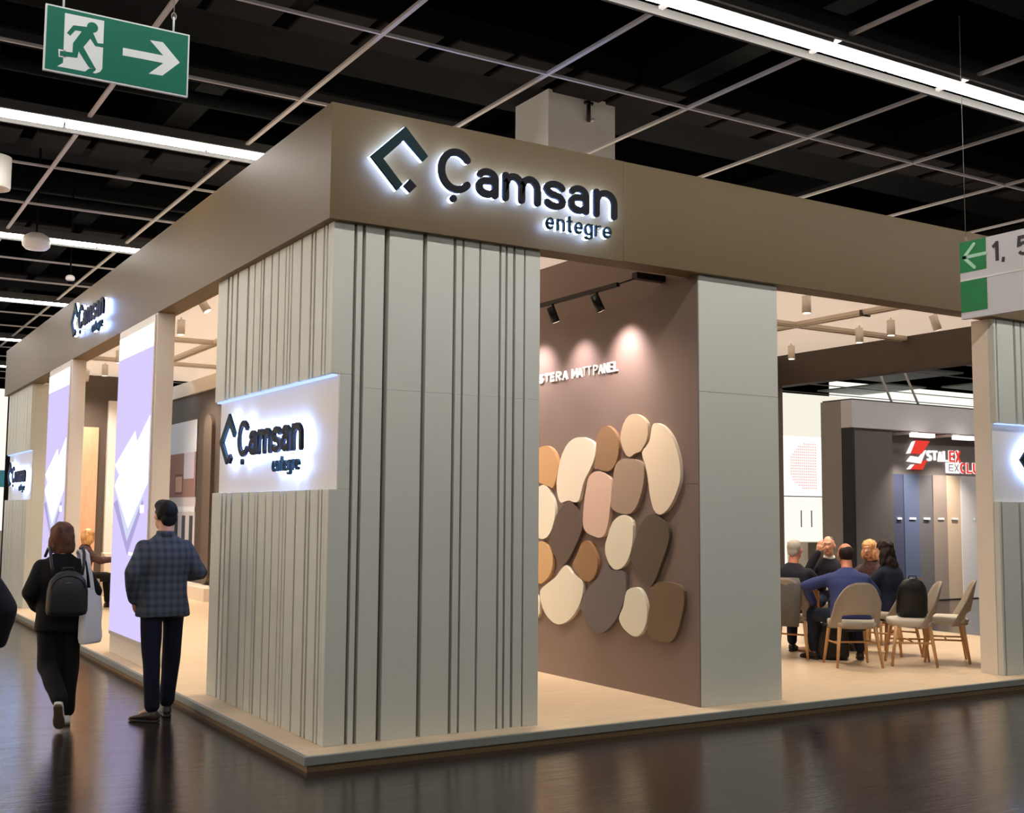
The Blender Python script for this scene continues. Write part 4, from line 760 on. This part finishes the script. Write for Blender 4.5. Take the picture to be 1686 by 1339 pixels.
# the man in the plaid blazer
person('standing man seen from behind in a blue-grey plaid blazer and dark trousers', (-.30,2.38,0), 4, 1.80, (0.01,0,.945), 0,
  {1:(V((.285,-.06,1.15)),V((.20,.17,1.10)),V((-.3,1,0)),V((-1,0,-.2)),V((0,.2,1))), -1:(V((-.262,-.05,1.16)),V((-.205,.06,.93)),V((.3,.6,-1)))},
  {1:(V((.115,.06,.51)),V((.10,.09,.095)),V((.14,.25,.03))), -1:(V((-.085,-.05,.50)),V((-.085,-.11,.095)),V((-.165,.02,.03)))},
  'plaid', 'c_jeans', ('h_black','short'), look=(14,0), hem=-.135, collar='plaid', wid=1.06)
# the walking woman
W = person('walking woman seen from behind in black with chestnut bob hair', (-1.06,2.40,0), -2, 1.60, (-.005,0,.855), 3,
  {1:(V((.245,-.03,1.02)),V((.20,.16,.93)),V((0,1,-.1)),V((-1,0,0)),V((0,0,1))), -1:(V((-.235,-.03,1.02)),V((-.16,.12,.90)),V((0,1,-.2)),V((1,0,0)),V((0,0,1)))},
  {1:(V((.085,.06,.45)),V((.085,.09,.085)),V((.095,.235,.03))), -1:(V((-.075,.03,.46)),V((-.015,-.23,.215)),V((.0,-.175,.02)))},
  'c_black', 'c_black', ('h_brown','bob'), look=(-8,2), hem=-.15, shoe='shoe_w', trouser=(.098,.085,.070), sleeves=(.074,.064,.055), wid=1.04)
# a passer-by cut by the left picture edge
person('passer-by in a dark coat cut off by the left picture edge', (-2.075,.0,0), 0, 1.74, (0,0,.92), 0,
  {1:(V((.285,-.04,1.10)),V((.265,.06,.90)),V((-.2,.6,-.8))), -1:(V((-.27,-.03,1.12)),V((-.24,.05,.9)))},
  {1:(V((.09,.03,.48)),V((.08,.0,.09)),V((.09,.16,.03))), -1:(V((-.09,.0,.48)),V((-.1,-.03,.09)),V((-.11,.13,.03)))},
  'c_dark', 'c_dark', ('h_dark','short'), hem=-.2, wid=1.05)
# the group at the table
SIT = lambda k, x=.1, y=.42, fx=0: (V((k*x,y,.50)), V((k*(x+.02),y+.04+fx,.094)), V((k*(x+.04),y+.2+fx,.03)))
person('balding man in a blue suit leaning on his knee, seen from behind', (6.60,1.52,ZP), -40, 1.80, (0,-.02,.52), 27,
  {1:(V((.30,.26,.72)),V((.14,.50,.74)),V((-.5,1,0)),V((0,0,-1)),V((-1,0,0))), -1:(V((-.44,.18,.80)),V((-.33,.36,.60)),V((0,.6,-.5)),V((0,-.3,-1)),V((1,0,0)))},
  {1:SIT(1,.14,.44), -1:(V((-.34,.36,.49)),V((-.33,.44,.094)),V((-.42,.58,.034)))},
  'c_blue', 'c_navy', ('h_dark','rim'), skin='skin2', look=(12,-4), hem=-.10, wid=1.1)
person('grey-haired man in a dark suit beside the plain column', (6.60,2.35,ZP), -63, 1.76, (0,-.02,.52), 10,
  {1:(V((.28,.16,.76)),V((.18,.42,.76)),V((-.2,1,0)),V((0,0,-1)),V((-1,0,0))), -1:(V((-.28,.14,.76)),V((-.18,.42,.76)),V((.2,1,0)),V((0,0,-1)),V((1,0,0)))},
  {1:SIT(1), -1:SIT(-1,.14)}, 'c_dark', 'c_navy', ('h_grey','crop'), skin='skin2', look=(-4,-4), hem=-.10, wid=1.08)
person('woman with long dark hair in a navy jacket, seen from behind', (7.78,1.98,ZP), 12, 1.74, (0,-.02,.52), 8,
  {1:(V((.25,.14,.76)),V((.15,.40,.76)),V((-.2,1,0)),V((0,0,-1)),V((-1,0,0))), -1:(V((-.25,.14,.76)),V((-.15,.40,.76)),V((.2,1,0)),V((0,0,-1)),V((1,0,0)))},
  {1:SIT(1), -1:SIT(-1)}, 'c_navy', 'c_black', ('h_dark','long'), look=(6,-6), hem=-.14, wid=1.12)
person('smiling man with short brown hair facing the camera, hand at his cheek', (8.22,3.32,ZP), 125, 1.78, (0,-.02,.52), 6,
  {1:(V((.26,.26,.80)),V((.10,.24,1.10)),V((-.3,.0,1)),V((0,-1,0)),V((-1,0,0))), -1:(V((-.26,.20,.76)),V((-.12,.44,.76)),V((.2,1,0)),V((0,0,-1)),V((1,0,0)))},
  {1:SIT(1), -1:SIT(-1)}, 'c_dark', 'c_navy', ('h_salt','crop'), look=(0,0), hem=-.10, face=True, collar='c_shirt')
person('blonde woman turned to the table between the blue suit and the dark hair', (8.50,2.86,ZP), 97, 1.70, (0,-.02,.52), 8,
  {1:(V((.24,.16,.76)),V((.12,.42,.76)),V((-.2,1,0)),V((0,0,-1)),V((-1,0,0))), -1:(V((-.24,.16,.76)),V((-.12,.42,.76)),V((.2,1,0)),V((0,0,-1)),V((1,0,0)))},
  {1:SIT(1), -1:SIT(-1)}, 'c_print', 'c_black', ('h_blond','bob'), look=(10,-4), hem=-.10, face=True)
person('woman in a patterned top seated far inside the left side of the stand', (.98,11.9,ZP), -80, 1.68, (0,-.02,.52), 6,
  {1:(V((.24,.16,.76)),V((.12,.42,.77)),V((-.2,1,0)),V((0,0,-1)),V((-1,0,0))), -1:(V((-.24,.16,.76)),V((-.12,.42,.77)),V((.2,1,0)),V((0,0,-1)),V((1,0,0)))},
  {1:SIT(1), -1:SIT(-1)}, 'c_print', 'c_black', ('h_blond','bob'), look=(0,-4), hem=-.12, face=True)

# ------------------------------------------------------------------ bags
def backpack(label, loc, a, w, h, d, mt, tilt=0, straps=None, pocket=True):
    e = empty('backpack', loc, R(a), label, 'backpack'); e.rotation_euler[0] = R(tilt)
    bm = bmesh.new(); rg = []
    for z, k in ((0,.72),(.03,.93),(.12,1),(.55,.98),(.78,.86),(.92,.62),(.985,.34),(1.0,.12)): rg.append(((0,-.02*(1-z),h*z),(w/2*k,0,0),(0,d/2*max(.35,k),0),2.8))
    loft(bm, rg, 28); b = link('bag_body', mesh_of(bm, 'bag_body', True), MT[mt], e)
    if pocket: bm = bmesh.new(); loft(bm, [((0,-d/2-.0,h*z),(w/2*.72*k,0,0),(0,.03*k,0),2.8) for z,k in ((.08,.8),(.12,1),(.42,1),(.47,.8))], 20); link('front_pocket', mesh_of(bm, 'front_pocket', True), MT[mt], e)
    tube_obj('top_handle', [(-.04,0,h*.97),(-.035,0,h*1.06),(.035,0,h*1.06),(.04,0,h*.97)], .007, MT[mt], e)
    bm = bmesh.new(); tube(bm, [(w/2*.8*math.cos(q), -d*.42, h*.62+h*.28*math.sin(q)) for q in [math.pi*k/14 for k in range(15)]], .004, 6); link('zip', mesh_of(bm), MT['black'], e)
    box('badge', -.022, .022, -d/2-.006, -d/2+.01, h*.74, h*.755, MT['silver'], e)
    for st in (straps or []): 
        bm = bmesh.new(); tube(bm, st, .012, 8); link('strap', mesh_of(bm, 'strap', True), MT[mt], e)
    return e
backpack('small black leather backpack worn by the walking woman', (-1.055,2.215,.855), -2, .30, .335, .13, 'leather', 3,
  [[(-.10,.0,.30),(-.115,.03,.38),(-.12,.07,.455),(-.12,.13,.495),(-.12,.20,.49),(-.13,.28,.42)],[(.10,.0,.30),(.115,.03,.38),(.12,.07,.455),(.12,.13,.495),(.12,.20,.49),(.13,.28,.42)]], pocket=False)
tb = empty('tote_bag', (-.855,2.31,.615), R(-52), 'white canvas tote bag hanging from the woman\'s right shoulder', 'tote bag')
bm = bmesh.new(); loft(bm, [((.0,0,.012),(.022,0,0),(0,.085,0),5),((.0,0,0.02),(.034,0,0),(0,.092,0),5),((.0,0,.06),(.042,0,0),(0,.098,0),4.5),((0,0,.22),(.040,0,0),(0,.10,0),4),((-.004,0,.36),(.026,0,0),(0,.10,0),4),((-.006,0,.435),(.012,0,0),(0,.098,0),4)], 36)
bmesh.ops.subdivide_edges(bm, edges=[e_ for e_ in bm.edges if abs(e_.verts[0].co.z-e_.verts[1].co.z) > .03], cuts=3)
for v in bm.verts: v.co += V((.010*noise.noise(V((v.co.x*8,v.co.y*11,v.co.z*9))), .012*noise.noise(V((v.co.y*4,v.co.z*7,3.3))), 0))
link('bag_body', mesh_of(bm, 'bag_body', True), MT['tote'], tb)
sp = Matrix.Rotation(R(52), 3, 'Z')            # straps are laid out in the hall's axes, from the bag's rim up over the shoulder
for s in (-1,1):
    bm = bmesh.new(); Q = [V((-.03+.028*s,-.04,.425)),V((-.045+.024*s,-.05,.53)),V((-.06+.02*s,-.045,.63)),V((-.065+.02*s,-.01,.695)),V((-.075+.018*s,.05,.725)),V((-.07+.02*s,.12,.70)),V((-.04+.022*s,.14,.60)),V((-.01+.024*s,.06,.43))]
    prev = None
    for q in Q:
        r = [bm.verts.new(sp @ (q+V((.014*i_,.003*j_,.003*j_)))) for i_,j_ in ((-1,-1),(1,-1),(1,1),(-1,1))]
        if prev:
            for k in range(4): bm.faces.new((prev[k],prev[(k+1)%4],r[(k+1)%4],r[k]))
        else: bm.faces.new(r[::-1])
        prev = r
    bm.faces.new(prev); link('strap', mesh_of(bm, 'strap'), MT['tote'], tb)
backpack('black backpack standing on the seat of the empty side-on chair', (7.25,1.27,.588), 139, .32, .42, .16, 'leather', -12)
backpack('black bag standing on the floor behind the blue-suited man\'s chair', (6.78,1.95,ZP), 140, .36, .42, .2, 'leather', 0)
ct = empty('grey_coat', (6.36,2.28,.45), R(-63), 'grey coat hung over the chair back beside the plain column', 'coat')
bm = bmesh.new(); loft(bm, [((0,-.02,0),(.20,0,0),(0,.035,0),2.4),((0,-.03,.25),(.23,0,0),(0,.045,0),2.6),((0,-.03,.45),(.24,0,0),(0,.05,0),2.6),((0,0,.52),(.20,0,0),(0,.045,0),2.2)], 28)
for v in bm.verts: v.co.y += .02*noise.noise(V((v.co.x*16,v.co.z*3,1)))
link('coat_cloth', mesh_of(bm, 'coat_cloth', True), MT['c_grey'], ct)
